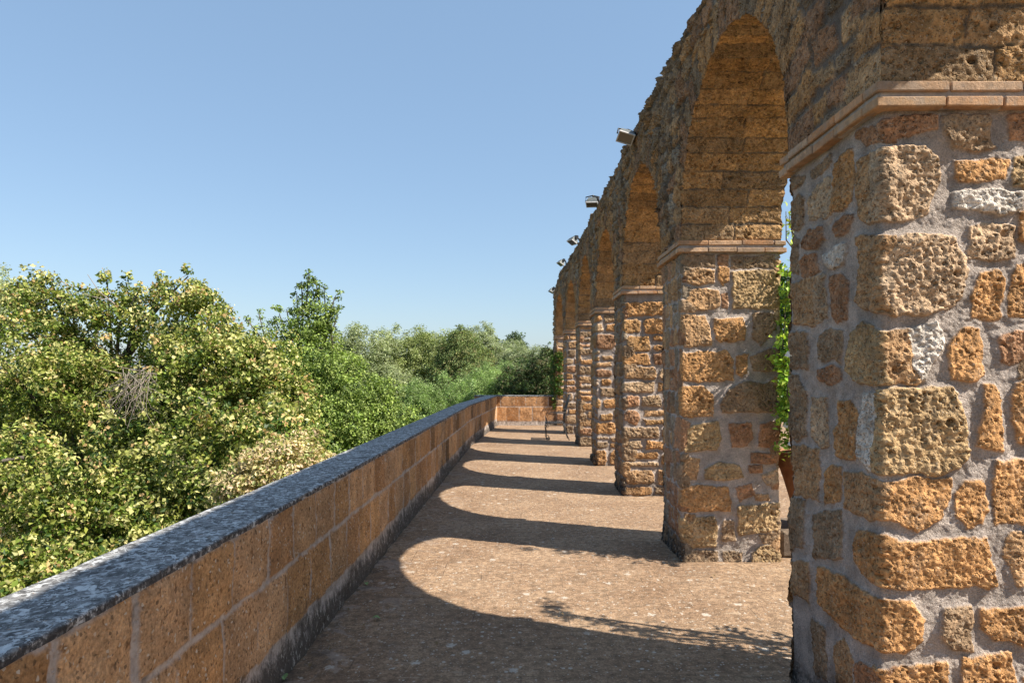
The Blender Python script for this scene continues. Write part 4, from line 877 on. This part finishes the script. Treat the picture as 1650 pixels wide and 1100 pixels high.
# ------------------------------------------------------------------ floodlights on the wall top
def floodlight(c, nrm, wallx, label, k=1.0, roll=0.0):
    o = empty('floodlight', tuple(c)); tag(o, label, 'floodlight', 'floodlights along the top of the arcade')
    n_ = Vector(nrm).normalized(); x_ = Vector((0, 0, 1)).cross(n_).normalized(); x_ = (x_*math.cos(roll)+n_.cross(x_)*math.sin(roll)); y_ = n_.cross(x_)
    from mathutils import Matrix
    R = Matrix((x_, y_, n_)).transposed(); c = Vector(c); w, h, d = .21*k, .165*k, .12*k
    L = lambda x, y, z: c+R @ Vector((x, y, z))
    hb = MB(); V = []
    for z, s in ((-d*.95, .52), (-d*.55, .80), (-d*.12, .95), (0, .97)):
        V += [L(-w/2*s, -h/2*s, z), L(w/2*s, -h/2*s, z), L(w/2*s, h/2*s, z), L(-w/2*s, h/2*s, z)]
    Fs = [(3, 2, 1, 0), (12, 13, 14, 15)]
    for r in range(3):
        for j in range(4): Fs.append((r*4+j, r*4+(j+1) % 4, r*4+4+(j+1) % 4, r*4+4+j))
    hb.add(V, Fs)
    for j in range(5): hb.box(L((-.3+.15*j)*w, 0, -d*.92), (.008*k, h*.5, .03*k), R)
    hb.build('housing', M['lamp_metal'], o)
    fr = MB()
    for sx in (-1, 1): fr.box(L(sx*(w/2-.006*k), 0, .008*k), (.016*k, h+.006, .022*k), R, bev=.002)
    for sy in (-1, 1): fr.box(L(0, sy*(h/2-.006*k), .008*k), (w-.021*k, .016*k, .022*k), R, bev=.002)
    fr.build('frame', M['lamp_frame'], o)
    gl = MB(); gl.box(L(0, 0, .006*k), (w-.03*k, h-.03*k, .006), R); gl.build('glass', M['glass'], o)
    br = MB(); a = L(-w*.56, 0, -d*.35); b = L(w*.56, 0, -d*.35); bk = L(0, 0, -d*1.45)
    br.tube([a, L(-w*.56, 0, -d*1.2), bk, L(w*.56, 0, -d*1.2), b], .011*k, 6); wp = Vector((wallx+.06, c.y+.06, c.z-.03)); br.tube([bk, (bk+wp)/2+Vector((0, 0, .03)), wp], .019*k, 7)
    br.box(L(w*.42, 0, -d*.9), (.05*k, .07*k, .07*k), R, bev=.006); br.box(wp-Vector((.03, 0, 0)), (.03, .10, .12), bev=.004)
    br.build('bracket', M['lamp_black'], o)
def xw(Y): return XF+float(drift(Y))
floodlight(at(1008, 222, 7.8), (-.22, -.58, -.78), xw(7.8), 'grey floodlight with a glass front, nearest and largest of the row on the arcade top', .88, roll=-.48)
floodlight(at(954, 329, 11.5), (-.10, -.30, -.95), xw(11.5), 'grey floodlight tilted down on the arcade top, second from the camera', .95, roll=-.1)
floodlight(at(922, 390, 15.0), (-.45, -.25, -.86), xw(15), 'grey floodlight on a black bracket, third from the camera on the arcade top', 1.0)
floodlight(at(903, 425, 18.2), (-.5, -.2, -.80), xw(18.2), 'small grey floodlight, fourth from the camera on the arcade top', .95)
floodlight(at(888.5, 470, 21.2), (-.4, -.1, -.85), xw(21), 'small grey floodlight at the far end of the arcade above the ivy', 1.0)

# ------------------------------------------------------------------ wrought iron chair
ch = empty('garden_chair', (1.0, 16.35, 0)); tag(ch, 'wrought iron garden chair with curved back and scrolled legs standing against the far pillars', 'chair')
y0, y1 = 16.10, 16.60; xf, xb = .76, 1.19
s = MB()
for i in range(9): s.box((xf+.02+i*(xb-xf-.04)/8, (y0+y1)/2, .412), (.034, y1-y0-.02, .012), bev=.003)
s.build('seat', M['iron'], ch)
s = MB(); s.tube([(xf, y0, .40), (xb, y0, .40), (xb, y1, .40), (xf, y1, .40), (xf, y0, .40)], .011, 6); s.tube([(xf, y0, .33), (xb, y0, .34)], .006, 5); s.tube([(xf, y1, .33), (xb, y1, .34)], .006, 5); s.build('seat_frame', M['iron'], ch)
for y in (y0, y1):
    l = MB(); l.tube([(xf, y, .40), (xf-.005, y, .30), (xf+.01, y, .18), (xf+.005, y, .06), (xf+.03, y, .012), (xf+.075, y, .015), (xf+.09, y, .05), (xf+.07, y, .08), (xf+.045, y, .065)], .010, 6)
    l.tube([(xf, y, .33), (xf+.04, y, .30), (xf+.07, y, .33), (xf+.05, y, .365), (xf+.025, y, .35)], .007, 5); l.build('leg', M['iron'], ch, True)
    l = MB(); l.tube([(xb, y, .40), (xb+.02, y, .28), (xb+.07, y, .12), (xb+.12, y, .0)], .011, 6); l.build('leg', M['iron'], ch, True)
l = MB()
for y in (y0+.01, y1-.01): l.tube([(xb, y, .40), (xb+.01, y, .55), (xb+.05, y, .75), (xb+.10, y, .92), (xb+.13, y, 1.02)], .011, 6)
l.tube([(xb+.13, y0+.01, 1.02), (xb+.14, (y0+y1)/2-.12, 1.07), (xb+.14, (y0+y1)/2+.12, 1.07), (xb+.13, y1-.01, 1.02)], .012, 6); l.tube([(xb+.015, y0, .50), (xb+.015, y1, .50)], .008, 6)
for i in range(1, 7):
    y = y0+(y1-y0)*i/7; l.tube([(xb+.015, y, .50), (xb+.045, y+.01, .75), (xb+.10, y-.01, .92), (xb+.137, y, 1.045)], .0065, 5)
for i in (1, 3, 5):
    y = y0+(y1-y0)*(i+.5)/7; l.tube([(xb+.05+.02*math.sin(a), y+.03*math.cos(a), .76+.05*math.sin(a)) for a in np.linspace(0, 6.28, 9)], .005, 4)
l.build('backrest', M['iron'], ch, True)
for y in (y0-.01, y1+.01):
    a = MB(); a.tube([(xf+.03, y, .40), (xf+.01, y, .52), (xf+.05, y, .62), (xf+.20, y, .64), (xb+.04, y, .66)], .010, 6); a.build('armrest', M['iron'], ch, True)

# ------------------------------------------------------------------ leaves dropped on the paving
M['dryleaf'] = leaf_mat('fallen_leaf', .15, .7, .2)
rg = np.random.default_rng(8)
spots = [(590, 943, .045, 0, 'pale green fallen leaf on the shaded paving close to the parapet foot'), (606, 999, .055, 0, 'green fallen leaf beside the pale mortar patch on the shaded paving'), (457, 1094, .06, 0, 'fresh green fallen leaf at the parapet foot by the bottom edge of the photo'),
         (586, 1010, .035, 1, 'tiny brown curled leaf, just below the pale mortar patch'), (530, 1050, .03, 1, 'tiny brown curled leaf, near the parapet foot low in the photo'), (560, 985, .03, 1, 'tiny brown curled leaf, left of the first arch shadow curve'), (905, 993, .03, 1, 'tiny brown curled leaf, inside the leafy branch shadow'), (702, 1040, .03, 1, 'tiny brown curled leaf, on the dark shadow right of the mortar patch'), (645, 960, .025, 1, 'tiny brown curled leaf, at the tip of the first sunlit patch'), (770, 1075, .03, 1, 'tiny brown curled leaf, in the deep shadow at the bottom middle'), (1150, 930, .03, 1, 'tiny brown curled leaf, in the sun before the second pillar'), (500, 1075, .03, 1, 'tiny brown curled leaf, by the parapet at the bottom edge'), (1210, 955, .025, 1, 'tiny brown curled leaf, nearest the front pillar on the sunlit floor')]
for i, (px, py, L, dry, lab) in enumerate(spots):
    Y = H*1100/(py-600); X = (px-828)*Y/1100; a = rg.uniform(0, 6.28); n = 7; V = []; T = []
    col = np.array((.22, .15, .08) if dry else (.24, .34, .14))
    for k in range(n):
        u = k/(n-1); w = math.sin(math.pi*u**.8)*L*.36; x = (u-.5)*L*1.1
        for sgn in (-1, 0, 1): V.append((x*math.cos(a)-sgn*w*math.sin(a), x*math.sin(a)+sgn*w*math.cos(a), .012+.35*w*abs(sgn)+.010*math.sin(3*u)))
    V = np.array(V)+np.array((X, Y, 0)); F = []
    for k in range(n-1):
        for j in range(2): F.append((k*3+j, k*3+3+j, k*3+4+j, k*3+1+j))
    o = mesh_np('fallen_leaf', V, np.array(F), M['dryleaf'], None, False, dict(tint=np.tile(col, (len(V), 1))), loc=(0, 0, 0))
    o.location = (0, 0, 0); tag(o, lab or 'small brown curled dry leaf lying on the paving', 'leaf', 'dry leaves on the paving' if dry else 'green leaves fallen on the paving', 'thing')
# small stones and mortar crumbs swept against the foot of the second pillar and the parapet
for o in bpy.data.objects:
    if o.parent is None and 'label' in o.keys() and 'kind' not in o.keys(): o['kind'] = 'thing'
